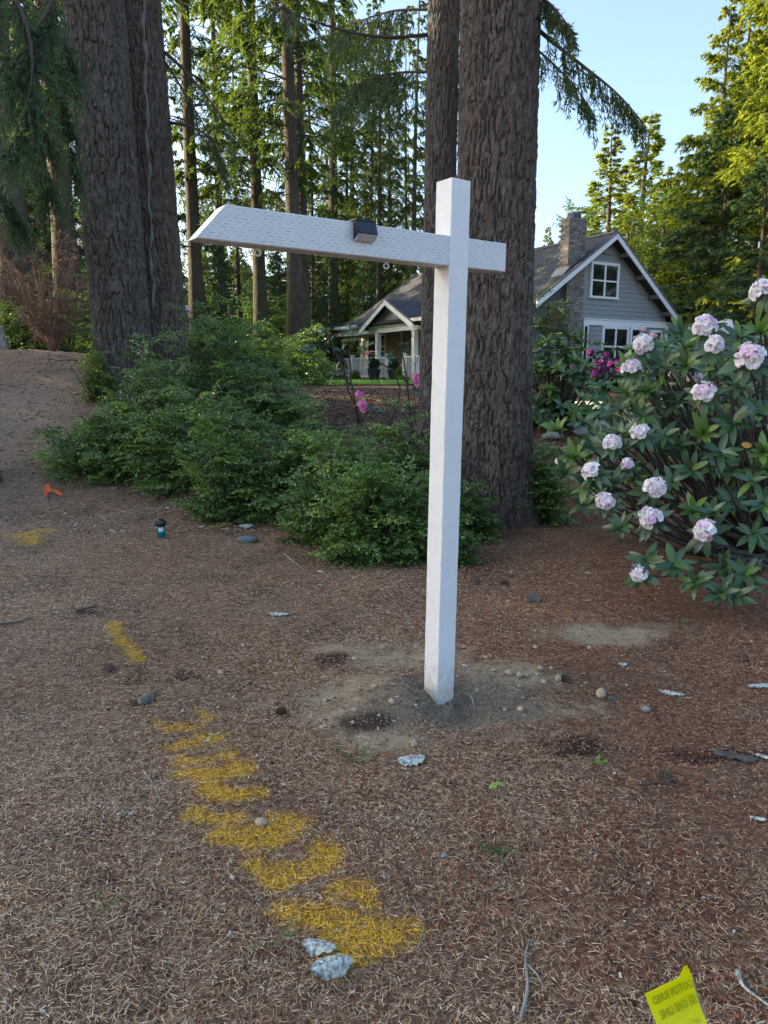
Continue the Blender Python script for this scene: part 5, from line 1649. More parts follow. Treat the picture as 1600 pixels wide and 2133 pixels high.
# arm: bar along local x; slanted outer end, passes the post and stands out on the far side
AZ0, AZ1 = 1.933, 2.051
AT = .088
def arm_world(t, w, z):
    """t along ea from the arris (negative = outer end), w along eb (0 = front face)"""
    sh = .028 * (z / 2.27)
    return arris + np.array([sh, 0, 0]) + ea * t + eb * w + np.array([0, 0, z])
arm_o = np.array(post_root.location)
def arm_piece(name, t0, t1, slant, mat, endmat=None):
    nx_ = max(4, int((t1 - t0) / .03))
    rg = np.random.default_rng(9)
    H_ = AZ1 - AZ0
    bev = .0035
    sec = [(0 + bev, 0), (AT - bev, 0), (AT, bev), (AT, H_ - bev), (AT - bev, H_), (bev, H_), (0, H_ - bev), (0, bev)]
    k = len(sec)
    V = []
    for i in range(nx_ + 1):
        q = i / nx_
        for (w, h) in sec:
            t = t0 + slant * (h / H_) * (1 - q) + (t1 - t0) * q
            V.append((t, w + .004 + rg.normal(0, .0003), h + rg.normal(0, .0003)))
    Qs = [[i * k + j, i * k + (j + 1) % k, (i + 1) * k + (j + 1) % k, (i + 1) * k + j] for i in range(nx_) for j in range(k)]
    n0 = len(V)
    V.append((t0 + slant * .5, AT / 2, H_ / 2)); V.append((t1, AT / 2, H_ / 2))
    T = []
    for j in range(k):
        T.append([n0, j, (j + 1) % k][::-1]); T.append([n0 + 1, nx_ * k + j, nx_ * k + (j + 1) % k])
    me = mk_mesh(name, np.array(V), [np.array(Qs), np.array(T)], [mat, MAT['endgrain']], mi=[0] * len(Qs) + [1] * len(T))
    o = link(name, me, post_root)
    sh = .028 * (1.99 / 2.27)
    M = Matrix(((ea[0], eb[0], 0, arris[0] + sh), (ea[1], eb[1], 0, arris[1]), (0, 0, 1, AZ0), (0, 0, 0, 1)))
    o.matrix_local = Matrix.Translation(-Vector(post_root.location)) @ M
    return o
arm_ = arm_piece('arm', -1.077, .322, .111, MAT['arm'])
# worn, thinly painted arris where the slanted cut meets the face
MAT['worn'] = simple('worn_paint_edge', (.60, .60, .44), (.78, .78, .66), 60, .6)
mb = MB(); H_ = AZ1 - AZ0
e0 = np.array([-1.077, .004, 0]); e1 = np.array([-1.077 + .111, .004, H_])
mb.tube(np.array([e0 + (e1 - e0) * q + np.array([.001, -.0002, 0]) for q in np.linspace(.02, .98, 9)]), .0022, 6)
o = mb.build('worn_edge', MAT['worn'], post_root); o.matrix_local = arm_.matrix_local.copy()
# hook eyes below the arm
MAT['hook'] = simple('white_hook', (.62, .60, .56), (.70, .68, .64), 20, .5)
for px, nm in ((537, 'a'), (805, 'b')):
    # solve for t along the arm
    best = min(np.linspace(-1.0, -.05, 600), key=lambda t: abs((arm_world(t, AT / 2, AZ0)[0]) / (arm_world(t, AT / 2, AZ0)[1] * math.cos(PITCH) - (AZ0 - EYE) * math.sin(PITCH)) * FPX + 800 - px))
    c = arm_world(best, AT / 2, AZ0 - .020)
    mb = MB()
    a = np.linspace(0, 2 * math.pi, 17)
    side = unit(ea * .8 - eb * .3)
    ring = [c + side * math.cos(x) * .010 + np.array([0, 0, 1]) * math.sin(x) * .010 for x in a]
    mb.tube(np.array(ring) - arm_o, .0034, 8, cap=False)
    mb.tube(np.array([c + [0, 0, .012], c + [0, 0, .03]]) - arm_o, .003, 8)
    mb.build('hook_eye', MAT['hook'], post_root, True)
# solar step lamp fixed on the arm
MAT['black'] = simple('black_plastic', (.012, .013, .015), None, rough=.3, spec=.5)
MAT['panel'] = simple('solar_panel', (.008, .010, .018), None, rough=.12, spec=.6)
MAT['lens'] = simple('frosted_lens', (.42, .44, .45), (.50, .52, .53), 30, .35)
tL0, tL1 = -.468, -.378
sl_root = empty('solar_lamp', arm_world((tL0 + tL1) / 2, 0, AZ1 - .06), 'small black solar lamp with frosted lens clipped to the arm', 'lamp')
so = np.array(sl_root.location)
def lampbox(name, pts, mat):
    mb = MB(); mb.hexa(np.array([arm_world(*p) for p in pts]) - so); return mb.build(name, mat, sl_root)
zt, zb = AZ1 + .004, AZ1 - .066
lampbox('housing', [(tL0, -.030, zb + .022), (tL1, -.030, zb + .022), (tL1, .0005, zb + .004), (tL0, .0005, zb + .004), (tL0, -.016, zt), (tL1, -.016, zt), (tL1, .0005, zt), (tL0, .0005, zt)], MAT['black'])
lampbox('cover', [(tL0 - .003, -.019, zt + .0005), (tL1 + .003, -.019, zt + .0005), (tL1 + .003, .045, zt + .0005), (tL0 - .003, .045, zt + .0005), (tL0, -.016, zt + .006), (tL1, -.016, zt + .006), (tL1, .045, zt + .006), (tL0, .045, zt + .006)], MAT['black'])
lampbox('panel', [(tL0 + .007, -.0315, zb + .026), (tL1 - .007, -.0315, zb + .026), (tL1 - .007, -.0302, zb + .026), (tL0 + .007, -.0302, zb + .026), (tL0 + .007, -.0178, zt - .005), (tL1 - .007, -.0178, zt - .005), (tL1 - .007, -.0165, zt - .005), (tL0 + .007, -.0165, zt - .005)], MAT['panel'])
lampbox('lens', [(tL0 + .004, -.012, zb), (tL1 - .004, -.012, zb), (tL1 - .004, .0004, zb), (tL0 + .004, .0004, zb), (tL0 + .002, -.033, zb + .0215), (tL1 - .002, -.033, zb + .0215), (tL1 - .002, .0004, zb + .0035), (tL0 + .002, .0004, zb + .0035)], MAT['lens'])

# ------------------------------------------------------------------ ground litter
m_, nt, b, out = nodes_of('litter')
at = N(nt, 'ShaderNodeAttribute', attribute_name='var')
pa = N(nt, 'ShaderNodeAttribute', attribute_name='paint')
c = ramp(nt, at.outputs['Fac'], [(0, (.14, .075, .042)), (.3, (.35, .22, .125)), (.65, (.60, .435, .265)), (1, (.78, .63, .43))])
c = mixc(nt, pa.outputs['Fac'], c, (.92, .55, .008))
nt.links.new(c, b.inputs['Base Color'])
b.inputs['Roughness'].default_value = .65
MAT['needle'] = m_
def ground_xy(n, seed, y0=.95, y1=9.0, p=1.3):
    rg = np.random.default_rng(seed)
    ys = []
    while len(ys) < n:
        y = rg.uniform(y0, y1, n * 2)
        keep = rg.random(len(y)) < np.minimum(1, (2.6 / y)) ** p * (1.1 + .72 * y) / 7.5
        ys = np.concatenate([ys, y[keep]])
    y = ys[:n]
    x = rg.uniform(-1, 1, n) * (.25 + .66 * y)
    return x, y, rg
x, y, rg = ground_xy(380000, 101)
keep = (blobs(x, y, SOIL, 31, .55) * .8 + blobs(x, y, DUG, 33, .5) * .9 + blobs(x, y, HUMUS, 35, .6) * .55) < rg.random(len(x)) * 1.0
dens = fbm2(x * 1.6, y * 1.6, 55, 3)
keep &= rg.random(len(x)) < (.62 + 1.3 * np.clip(dens - .25, 0, 1))
x, y = x[keep], y[keep]
n = len(x)
az = rg.uniform(0, 2 * math.pi, n)
X = np.stack([np.cos(az), np.sin(az), rg.normal(0, .16, n)], 1)
L = rg.uniform(.014, .038, n)
O = np.stack([x, y, gz(x, y) + rg.uniform(.001, .007, n)], 1) - X * (L / 2)[:, None]
O[:, 2] = np.maximum(O[:, 2], gz(O[:, 0], O[:, 1]) + .001)
W = rg.uniform(.0013, .0024, n) * (1 + .10 * np.clip(y - 2, 0, 6))
NT = np.array([[0, -.5, 0], [0, .5, 0], [1, 0, 0]])
V, F4 = scatter(NT, np.array([[0, 1, 2]]), O, X, np.array([0, 0, 1.0]) + rg.normal(0, .5, (n, 3)), L, W)
tone = np.clip(.40 + .10 * ss((-x - .1 * y) / 1.5) - .20 * ss((x + .2) / 1.8) + .6 * (fbm2(x * .9, y * .9, 61, 3) - .5) + rg.normal(0, .32, n), 0, 1)  # needles paler to the left, the sky sheen again in their tone
pm = paint_mask(x, y)
pm = np.where(rg.random(n) < pm * .90, rg.uniform(.5, 1, n), 0)
lit = link('needle_litter', mk_mesh('needle_litter', V, [F4], MAT['needle'], np.repeat(tone, 3), attrs=dict(paint=np.repeat(pm, 3))))
tag(lit, 'fallen fir needles covering the forest floor, some sprayed yellow', 'needles', kind='stuff')
# reddish pollen cones in drifts
x, y, rg = ground_xy(46000, 103, p=1.1)
dr = fbm2(x * 2.2, y * 2.2, 71, 3)
right = ss((x + .3) / 1.2)
keep = rg.random(len(x)) < np.clip((dr - .47) * 5 + .14 * right, 0.04, 1) * (.35 + .65 * right)
keep &= (blobs(x, y, DUG, 33, .5) < .3) & (blobs(x, y, SOIL, 31, .5) < .6)
x, y = x[keep], y[keep]; n = len(x)
OC_T = np.array([[0, 0, 0], [.5, .3, 0], [.5, 0, .3], [.5, -.3, 0], [.5, 0, -.3], [1, 0, 0]]) - np.array([.5, 0, 0])
OC_F = np.array([[0, 2, 1], [0, 3, 2], [0, 4, 3], [0, 1, 4], [5, 1, 2], [5, 2, 3], [5, 3, 4], [5, 4, 1]])
az = rg.uniform(0, 6.28, n)
X = np.stack([np.cos(az), np.sin(az), rg.normal(0, .3, n)], 1)
O = np.stack([x, y, gz(x, y) + .005], 1)
V, F = scatter(OC_T, OC_F, O, X, rg.normal(0, .3, (n, 3)) + np.array([0, 0, 1.0]), rg.uniform(.008, .016, n))
MAT['pollen'] = varmat('pollen_cone', [(0, (.15, .05, .022)), (.6, (.30, .105, .045)), (1, (.42, .19, .095))])
tag(link('pollen_cone_litter', mk_mesh('pollen_cone_litter', V, [F], MAT['pollen'], np.repeat(rg.random(n), 6))), 'drifts of tiny reddish pollen cones lying among the needles', 'litter', kind='stuff')
# bark crumbs and pale chips
x, y, rg = ground_xy(5200, 105, p=1.0); n = len(x)
az = rg.uniform(0, 6.28, n)
X = np.stack([np.cos(az), np.sin(az), rg.normal(0, .15, n)], 1)
BX = np.array([[-.5, -.3, -.1], [.4, -.35, -.1], [.5, .2, -.1], [-.35, .35, -.1], [-.45, -.25, .12], [.35, -.3, .14], [.42, .2, .1], [-.3, .3, .13]])
BF = np.array([[0, 3, 2, 1], [4, 5, 6, 7], [0, 1, 5, 4], [1, 2, 6, 5], [2, 3, 7, 6], [3, 0, 4, 7]])
V, F = scatter(BX, BF, np.stack([x, y, gz(x, y) + .004], 1), X, rg.normal(0, .3, (n, 3)) + np.array([0, 0, 1.0]), rg.uniform(.006, .022, n), rg.uniform(.004, .012, n))
MAT['chip'] = varmat('bark_chip', [(0, (.03, .022, .018)), (.7, (.10, .075, .06)), (.86, (.20, .18, .15)), (.92, (.48, .47, .42)), (1, (.6, .58, .52))])
tag(link('bark_crumbs', mk_mesh('bark_crumbs', V, [F], MAT['chip'], np.repeat(rg.random(n) ** .8, 8))), 'crumbs of dark bark and pale lichen chips on the ground', 'litter', kind='stuff')
rg = np.random.default_rng(111); n = 14000
x = rg.uniform(-11, 3.5, n); y = rg.uniform(6.5, 17.5, n)
k_ = (x < -.2 * y + 1.5); x, y = x[k_], y[k_]; n = len(x)
az = rg.uniform(0, 6.28, n)
V, F = scatter(BX, BF, np.stack([x, y, gz(x, y) + .006], 1), np.stack([np.cos(az), np.sin(az), rg.normal(0, .15, n)], 1), rg.normal(0, .25, (n, 3)) + np.array([0, 0, 1.0]), rg.uniform(.02, .09, n), rg.uniform(.008, .028, n))
MAT['slopechip'] = varmat('slope_litter', [(0, (.07, .04, .03)), (.5, (.22, .14, .10)), (.8, (.40, .30, .23)), (1, (.58, .48, .40))])
tag(link('twig_litter', mk_mesh('twig_litter', V, [F], MAT['slopechip'], np.repeat(rg.random(n), 8))), 'broken twigs and bark scraps on the slope at the left', 'litter', kind='stuff')
rg = np.random.default_rng(113); n = 9000
x = rg.uniform(-4.2, 3.5, n); y = rg.uniform(9.5, 15.5, n); az = rg.uniform(0, 6.28, n)
V, F = scatter(BX, BF, np.stack([x, y, gz(x, y) + .01], 1), np.stack([np.cos(az), np.sin(az), rg.normal(0, .3, n)], 1), rg.normal(0, .4, (n, 3)) + np.array([0, 0, 1.0]), rg.uniform(.03, .09, n), rg.uniform(.02, .045, n))
MAT['mulchchip'] = varmat('mulch_chip', [(0, (.035, .022, .016)), (.6, (.12, .075, .052)), (1, (.30, .21, .15))])
tag(link('mulch_litter', mk_mesh('mulch_litter', V, [F], MAT['mulchchip'], np.repeat(rg.random(n), 8))), 'chunks of bark mulch on the mound in front of the lawn', 'mulch', kind='stuff')
# soil clods round the post
rg = np.random.default_rng(107); n = 2600
cl = np.array([DUG[i][0][:2] for i in rg.integers(0, 3, n)]) + rg.normal(0, .16, (n, 2))
V, F = scatter(OC_T, OC_F, np.stack([cl[:, 0], cl[:, 1], gz(cl[:, 0], cl[:, 1]) + .001], 1), rg.normal(size=(n, 3)), rg.normal(size=(n, 3)), rg.uniform(.005, .016, n), rg.uniform(.008, .024, n))
MAT['clod'] = varmat('soil_clod', [(0, (.13, .105, .078)), (1, (.30, .25, .185))])
tag(link('soil_clods', mk_mesh('soil_clods', V, [F], MAT['clod'], np.repeat(rg.random(n), 6))), 'loose crumbs of dug soil round the post', 'soil', kind='stuff')

# ------------------------------------------------------------------ small single things on the ground
import bmesh
def rock_mesh(seed, sub=2, amp=.25):
    bm = bmesh.new(); bmesh.ops.create_icosphere(bm, subdivisions=sub, radius=1)
    V = np.array([v.co[:] for v in bm.verts]); F = np.array([[v.index for v in f.verts] for f in bm.faces]); bm.free()
    d = 1 + amp * (noise3(V[:, 0] * 1.3 + seed * 7, V[:, 1] * 1.3, V[:, 2] * 1.3, seed) - .5) * 2
    return V * d[:, None], F
ROCKS = [rock_mesh(s) for s in range(5)]
MAT['tan_stone'] = simple('tan_stone', (.30, .23, .15), (.48, .39, .27), 40, .85, .3, .003)
MAT['grey_stone'] = simple('grey_stone', (.16, .165, .165), (.28, .285, .28), 40, .85, .3, .003)
MAT['slate'] = simple('blue_grey_stone', (.10, .125, .13), (.16, .185, .19), 20, .8, .3, .004)
MAT['flag_stone'] = simple('pale_flagstone', (.36, .38, .37), (.50, .52, .51), 12, .85, .3, .006)
def stone(px, py, w, label, mat='tan_stone', h=.6, d=.8, group=None, name='pebble', sink=.3, seed=None, cat='stone', rot=None):
    p = at_ground(px, py)
    depth = p[1] * math.cos(PITCH) - (p[2] - EYE) * math.sin(PITCH)
    r = w / 2 / FPX * depth
    V, F = ROCKS[(seed if seed is not None else int(px)) % 5]
    me = mk_mesh(name, V * np.array([r, r * d, r * h]), [F], MAT[mat], smooth=True)
    o = link(name, me, None, p + np.array([0, 0, r * h * (1 - sink)]))
    o.rotation_euler = (0, 0, rot if rot is not None else (px * .37) % 6)
    return tag(o, label, cat, group)
stone(543, 1718, 27, 'smooth tan pebble lying on the yellow paint', h=.62)
stone(1252, 1452, 27, 'largest tan pebble right of the post', h=.8)
stone(1163, 1417, 17, 'rounded tan pebble at the tip of the sandy spoil', h=.9)
stone(460, 1404, 16, 'tan pebble beside the dark scuffed humus', h=.7)
stone(863, 1553, 17, 'tan pebble just behind the lichen bark flake', h=.9)
stone(1345, 1483, 17, 'round grey pebble standing alone right of the post', 'grey_stone', h=.95)
stone(925, 1786, 14, 'pale grey pebble below the seedling', 'grey_stone', h=.9)
stone(740, 1375, 14, 'pebble at the edge of the tan soil behind the humus patch')
PG = 'pebbles in the sandy soil round the post'
for px, py, w in [(1060, 1405, 17), (1082, 1410, 17), (1096, 1408, 13), (1030, 1398, 12), (1118, 1407, 10), (1125, 1395, 14), (1148, 1395, 10), (1133, 1425, 15), (1082, 1432, 11), (994, 1440, 10), (781, 1433, 15), (817, 1465, 16), (739, 1482, 14), (678, 1462, 10), (866, 1471, 9), (1084, 1479, 16), (797, 1352, 13), (1012, 1372, 10), (1115, 1351, 13), (1228, 1351, 11), (966, 1350, 10), (735, 1508, 10), (671, 1517, 12), (1051, 1480, 10)]:
    stone(px, py, w, 'small rounded pebble lying in the sandy soil round the post', group=PG, h=.75)
stone(514, 1129, 47, 'flat blue-grey stone in front of the shrubs', 'slate', h=.34, d=.55, name='flat_stone', sink=.4, rot=0.1, seed=2)
for px, py, w, lab in [(1150, 915, 46, 'flat grey garden stone beside the massive trunk'), (1225, 908, 60, 'wide grey garden stone behind the rhododendron, middle of the row'), (1290, 925, 44, 'grey garden stone under the rhododendron leaves'), (1180, 940, 34, 'smaller grey garden stone below the others')]:
    stone(px, py, w, lab, 'grey_stone', h=.4, d=.7, name='garden_stone', group='garden stones right of the trunk')
for k, (px, py, w, d_, lab) in enumerate([(1225, 880, 90, .5, 'pale flagstone step behind the rhododendron, lowest of three'), (1215, 860, 80, .5, 'pale flagstone step behind the rhododendron, middle of three'), (1235, 843, 70, .5, 'pale flagstone step behind the rhododendron, top of three')]):
    p = at_ground(px, py); depth = p[1]
    mb = MB(); hw = w / 2 / FPX * depth
    rg = np.random.default_rng(k)
    a = np.arange(9) * 2 * math.pi / 9
    ring = np.stack([np.cos(a) * hw * rg.uniform(.85, 1.1, 9), np.sin(a) * .45 * rg.uniform(.85, 1.1, 9)], 1)
    V = np.concatenate([np.column_stack([ring, np.full(9, -.08)]), np.column_stack([ring * .97, np.full(9, .05)]), [[0, 0, .055]]])
    mb.add(V, [[18, 9 + j, 9 + (j + 1) % 9] for j in range(9)], [[j, (j + 1) % 9, 9 + (j + 1) % 9, 9 + j] for j in range(9)])
    o = mb.build('flagstone', MAT['flag_stone']); o.location = p; tag(o, lab, 'stone', 'flagstone steps')

# lichen-covered bark flakes
lm, nt, b, out = nodes_of('lichen_bark')
vv = objco(nt)
c = ramp(nt, noise_n(nt, vv, 90, 4, .6), [(.36, (.10, .11, .11)), (.50, (.34, .37, .35)), (.62, (.60, .64, .59))])
c = mixc(nt, ramp(nt, noise_n(nt, vv, 25, 3), [(.5, (0, 0, 0)), (.7, (.6, .6, .6))]), c, (.42, .50, .36))
nt.links.new(c, b.inputs['Base Color']); b.inputs['Roughness'].default_value = .9
bump(nt, noise_n(nt, vv, 120, 3), .6, .004, b)
MAT['lichen'] = lm
def flake(px, py, w, label, rot=0.0, curl=.35, asp=.5, group=None, up=0.0, tilt=0.0, mat='lichen', seed=None):
    p = at_ground(px, py)
    depth = p[1] * math.cos(PITCH) - (p[2] - EYE) * math.sin(PITCH)
    L = w / FPX * depth
    rg = np.random.default_rng(seed or int(px + py))
    nu, nv = 11, 7
    V = []
    edge = 1 + .16 * rg.normal(size=nu)
    for sgn in (1, -1):
        for i in range(nu):
            u = i / (nu - 1) * 2 - 1
            wd = asp * math.sqrt(max(0, 1 - abs(u) ** 2.6)) * edge[i] + .012
            for j in range(nv):
                v_ = j / (nv - 1) * 2 - 1
                z = curl * (1 - (v_ * wd / asp) ** 2) * .5 - .2 * curl * u * u + .05 * float(noise2(u * 3 + px, v_ * 3)) + sgn * .013
                V.append((u * .5, v_ * wd * .5, z * .5))
    Qs = []
    M_ = nu * nv
    for i in range(nu - 1):
        for j in range(nv - 1):
            q = i * nv + j
            Qs.append([q, q + nv, q + nv + 1, q + 1]); Qs.append([M_ + q, M_ + q + 1, M_ + q + nv + 1, M_ + q + nv])
    rim = [i * nv for i in range(nu)] + [(nu - 1) * nv + j for j in range(1, nv)] + [i * nv + nv - 1 for i in range(nu - 2, -1, -1)] + [j for j in range(nv - 2, 0, -1)]
    for a_, b_ in zip(rim, rim[1:] + rim[:1]):
        Qs.append([a_, b_, M_ + b_, M_ + a_])
    me = mk_mesh('bark_flake', np.array(V) * L, [np.array(Qs)], MAT[mat], smooth=True)
    o = link('bark_flake', me, None, p + np.array([0, 0, .006 + up]))
    o.rotation_euler = (tilt, 0, rot)
    return tag(o, label, 'bark', group)
flake(856, 1588, 62, 'pale green lichen-covered bark flake in front of the post', .25, .45, .62)
flake(665, 1977, 74, 'white speckled bark flake at the end of the yellow paint', -.25, .5, .5)
flake(690, 2026, 92, 'curled grey lichen bark flake nearest the camera', .25, .9, .42, tilt=.5, up=.012)
flake(582, 1282, 42, 'pale flat bark flake left of the post, farther up', -.1, .4, .4)
flake(513, 1101, 32, 'pale bark flake behind the flat grey stone', .3, .7, .5, up=.01)
flake(1297, 1387, 20, 'small pale bark flake right of the sandy spoil', .2, .8, .6)
flake(965, 1388, 20, 'white chip just right of the post base', -.6, .2, .3)
flake(817, 1427, 14, 'white chip left of the post in the soil', -.4, .2, .4)
flake(1592, 1580, 34, 'white bark flake at the right edge', -.6, .3, .45)
flake(1578, 1708, 34, 'pale bark flake at the right edge, lower one', -.3, .4, .35)
flake(1580, 1432, 52, 'mossy bark strip at the right edge', .1, .3, .3)
flake(1398, 1448, 52, 'mossy pale bark strip right of the largest pebble', -.45, .4, .25)
WG = 'small pale bark chips scattered on the ground'
for px, py, w in [(668, 1192, 17), (668, 1220, 12), (420, 1098, 18), (235, 1107, 20), (1065, 1195, 14), (300, 1032, 14), (640, 1140, 16), (380, 1483, 14), (430, 1545, 18), (800, 1830, 12), (478, 1950, 16), (1100, 1620, 10), (1240, 1785, 12), (1305, 1430, 12), (700, 1940, 10), (1225, 1195, 16), (350, 1060, 18), (480, 1050, 14)]:
    flake(px, py, w, 'small pale chip of bark lying on the needles', (px * .7) % 3, .3, .45, WG)
MAT['darkbark'] = simple('dark_bark_flake', (.04, .035, .032), (.11, .10, .095), 40, .9, .5, .004)
flake(1530, 1580, 90, 'dark half-buried bark slab at the right', -.35, .25, .3, mat='darkbark')

# fir cones
def cone_mesh():
    mb = MB()
    mb.lathe((0, 0, 0), [(0.001, -.5), (.16, -.38), (.24, -.1), (.2, .2), (.1, .42), (.001, .5)], 8)
    for k in range(70):
        q = k / 69; z = -.48 + .94 * q; r = .30 * math.sin(math.pi * (.12 + .8 * q)) + .04; a = k * 2.399
        c, s = math.cos(a), math.sin(a); w = .10
        b0 = np.array([c * r * .6, s * r * .6, z - .02]); tp = np.array([c * (r + .09), s * (r + .09), z + .10]); sd = np.array([-s, c, 0]) * w
        mb.add([b0 - sd, b0 + sd, tp + sd * .8, tp - sd * .8, b0 + [0, 0, -.04], tp + [0, 0, -.05]], [[4, 1, 0], [4, 5, 1], [1, 5, 2], [4, 0, 3], [4, 3, 5], [5, 3, 2]], [[0, 1, 2, 3]], var=.3 + .5 * random.random())
    return mb.mesh('fir_cone', varmat('cone_scale', [(0, (.06, .035, .025)), (1, (.17, .115, .085))]))
CM = cone_mesh()
CM2 = CM.copy(); CM2.materials.clear(); CM2.materials.append(varmat('grey_cone_scale', [(0, (.12, .115, .105)), (1, (.32, .32, .30))]))
for px, py, w, lab, me in [(585, 1487, 22, 'brown fir cone left of the post base', CM), (1547, 1375, 24, 'brown fir cone near the right edge', CM), (1402, 1346, 20, 'dark fir cone in front of the lower rhododendron leaves', CM), (990, 1217, 20, 'brown fir cone right of the post, beside the low shrub tuft', CM),
        (1107, 1252, 26, 'grey lichened fir cone right of the post', CM2), (228, 1396, 22, 'dark fir cone near the short yellow dash', CM), (1180, 1419, 20, 'dark fir cone beside the rounded pebble', CM), (1385, 1627, 28, 'narrow fir cone on the needles at the right', CM), (303, 1462, 28, 'tan fir cone beside the scuffed humus', CM2), (1275, 1460, 14, 'grey fir cone beside the largest pebble', CM2), (1052, 1218, 14, 'small brown fir cone in front of the massive trunk', CM)]:
    p = at_ground(px, py); depth = p[1]
    o = link('fir_cone', me, None, p + np.array([0, 0, .012])); s = w / FPX * depth * 1.15
    o.scale = (s, s, s); o.rotation_euler = (1.4, 0, px * .7 % 6)
    tag(o, lab, 'cone', 'fir cones on the ground')
# twigs
def twig(pts, r, label, mat='greywood', lift=.006):
    P_ = [at_ground(*q) + np.array([0, 0, r + lift]) for q in pts]
    p0 = P_[0].copy()
    pth = curve([q - p0 for q in P_], 12)
    mb = MB(); mb.tube(pth, np.linspace(r, r * .4, 12), 6)
    o = mb.build('twig', MAT[mat], None, True); o.location = p0
    return tag(o, label, 'twig')
twig([(1085, 2125), (1098, 2080), (1100, 2040), (1090, 2005), (1102, 1965)], .0045, 'long bare twig at the bottom, left of the yellow flag')
twig([(1098, 2015), (1120, 2035), (1126, 2050)], .003, 'short forked twig beside the long bare one')
twig([(298, 1608), (318, 1635), (335, 1675)], .003, 'thin pale twig left of the yellow paint')
twig([(1325, 1640), (1375, 1633), (1440, 1650)], .003, 'dark thin twig beside the narrow fir cone', 'twig')
twig([(590, 1155), (615, 1175), (630, 1188)], .006, 'pale twig below the nearest shrub')
twig([(978, 1452), (986, 1466), (990, 1492)], .004, 'pale root end lying in the dug soil')
twig([(1534, 2030), (1545, 2065), (1600, 2105)], .006, 'lichened twig at the lower right corner', 'lichen')
twig([(160, 1278), (180, 1272), (205, 1266)], .01, 'dark bark stick left of the short yellow dash', 'darkbark')
twig([(0, 1305), (40, 1300), (70, 1290)], .006, 'dark stick at the left edge', 'darkbark')
twig([(870, 1980), (885, 1930), (860, 1870)], .0015, 'hair-thin stem curving right of the yellow paint')

# teal bottle with black cap
bp = at_ground(337, 1119)
bo = empty('bottle', bp, 'teal bottle with bulky black cap and white label standing alone', 'bottle')
MAT['teal'] = simple('teal_plastic', (.0, .17, .24), (.0, .20, .27), 8, .35, spec=.5)
MAT['label'] = simple('white_label', (.62, .66, .64), (.70, .74, .72), 30, .6)
r = .036
mb = MB(); mb.lathe((0, 0, 0), [(0, 0), (r, 0), (r, .098), (r * .9, .104), (0, .104)], 24); mb.build('body', MAT['teal'], bo, True)
mb = MB(); mb.lathe((0, 0, 0), [(0, .1045), (r * 1.1, .1045), (r * 1.32, .112), (r * 1.35, .135), (r * 1.15, .158), (r * .8, .168), (0, .17)], 12); cap_ = mb.build('cap', MAT['black'], bo)
mb = MB(); mb.box(-.014, .014, -.012, .012, .168, .178); mb.build('spout', MAT['black'], cap_)
mb = MB()
aa = np.linspace(-1.9, -.7, 9)
V = np.concatenate([np.stack([np.cos(aa) * r * 1.015, np.sin(aa) * r * 1.015, np.full(9, z)], 1) for z in (.06, .097)] + [np.stack([np.cos(aa) * r * .98, np.sin(aa) * r * .98, np.full(9, z)], 1) for z in (.06, .097)])
mb.add(V, None, [[j, j + 1, 10 + j, 9 + j] for j in range(8)]); mb.build('sticker', MAT['label'], bo, True)
# dark residue of the bottle's ground patch is left to the litter; orange tape
def strip(name, pxs, width, mat, label, cat, lift=.01, thick=.0015):
    Pw = [at_ground(px, py) + np.array([0, 0, lift + dz]) for px, py, dz in pxs]
    p0 = Pw[0].copy()
    mb = MB()
    side = np.array([.25, 1, 0.1]) * width / 2
    for a_, b_ in zip(Pw[:-1], Pw[1:]):
        a_, b_ = a_ - p0, b_ - p0
        mb.hexa([a_ - side, b_ - side, b_ + side, a_ + side, a_ - side + [0, 0, thick], b_ - side + [0, 0, thick], b_ + side + [0, 0, thick], a_ + side + [0, 0, thick]])
    o = mb.build(name, mat); o.location = p0
    return tag(o, label, cat)
MAT['orange'] = simple('orange_tape', (.85, .13, .03), (.95, .20, .05), 20, .5)
strip('marker_tape', [(96, 1034, 0), (99, 1022, .06), (104, 1030, .03), (114, 1029, .035), (129, 1033, 0)], .06, MAT['orange'], 'bright orange marker tape lying by the farthest left shrub', 'tape')

# seedlings and weeds
MAT['sprout'] = leafmat('sprout_leaf', [(0, (.12, .24, .05)), (1, (.26, .42, .09))], .5, .3, .3)
MAT['weed'] = leafmat('weed_leaf', [(0, (.08, .14, .05)), (1, (.20, .27, .13))], .6, .2, .3)
def weed(px, py, n, h, label, mat, lw, seed, cat='weed', spread=.5):
    p = at_ground(px, py); rg = np.random.default_rng(seed)
    e = empty('weed', p, label, cat)
    st = MB(); O, X, S = [], [], []
    for k in range(n):
        a = rg.uniform(0, 6.28); d = unit(np.array([math.cos(a) * spread, math.sin(a) * spread, .7])); L = h * rg.uniform(.5, 1.1)
        t = np.linspace(0, 1, 6); pp = d * (L * t)[:, None] + np.array([math.cos(a), math.sin(a), -.5]) * (L * .35 * t ** 2)[:, None]
        pp[:, 2] = np.maximum(pp[:, 2], .003)
        st.tube(pp, .0012, 3, cap=False)
        m = 7; u = rg.uniform(.25, 1, m)
        O.append(np.stack([np.interp(u, t, pp[:, i]) for i in range(3)], 1)); X.append(unit(d + rg.normal(0, .7, (m, 3)))); S.append(lw * rg.uniform(.6, 1.3, m))
    st.build('stem', MAT[mat], e)
    O, X, S = map(np.concatenate, (O, X, S))
    V, F = scatter(LEAF2_T, LEAF2_F, O, X, rg.normal(0, .4, O.shape) + np.array([0, 0, 1.0]), S, S * .7)
    link('foliage', mk_mesh('foliage', V, [F], MAT[mat], np.repeat(rg.random(len(O)), 4)), e)
weed(745, 1592, 9, .10, 'wispy green weed left of the lichen flake', 'weed', .014, 1)
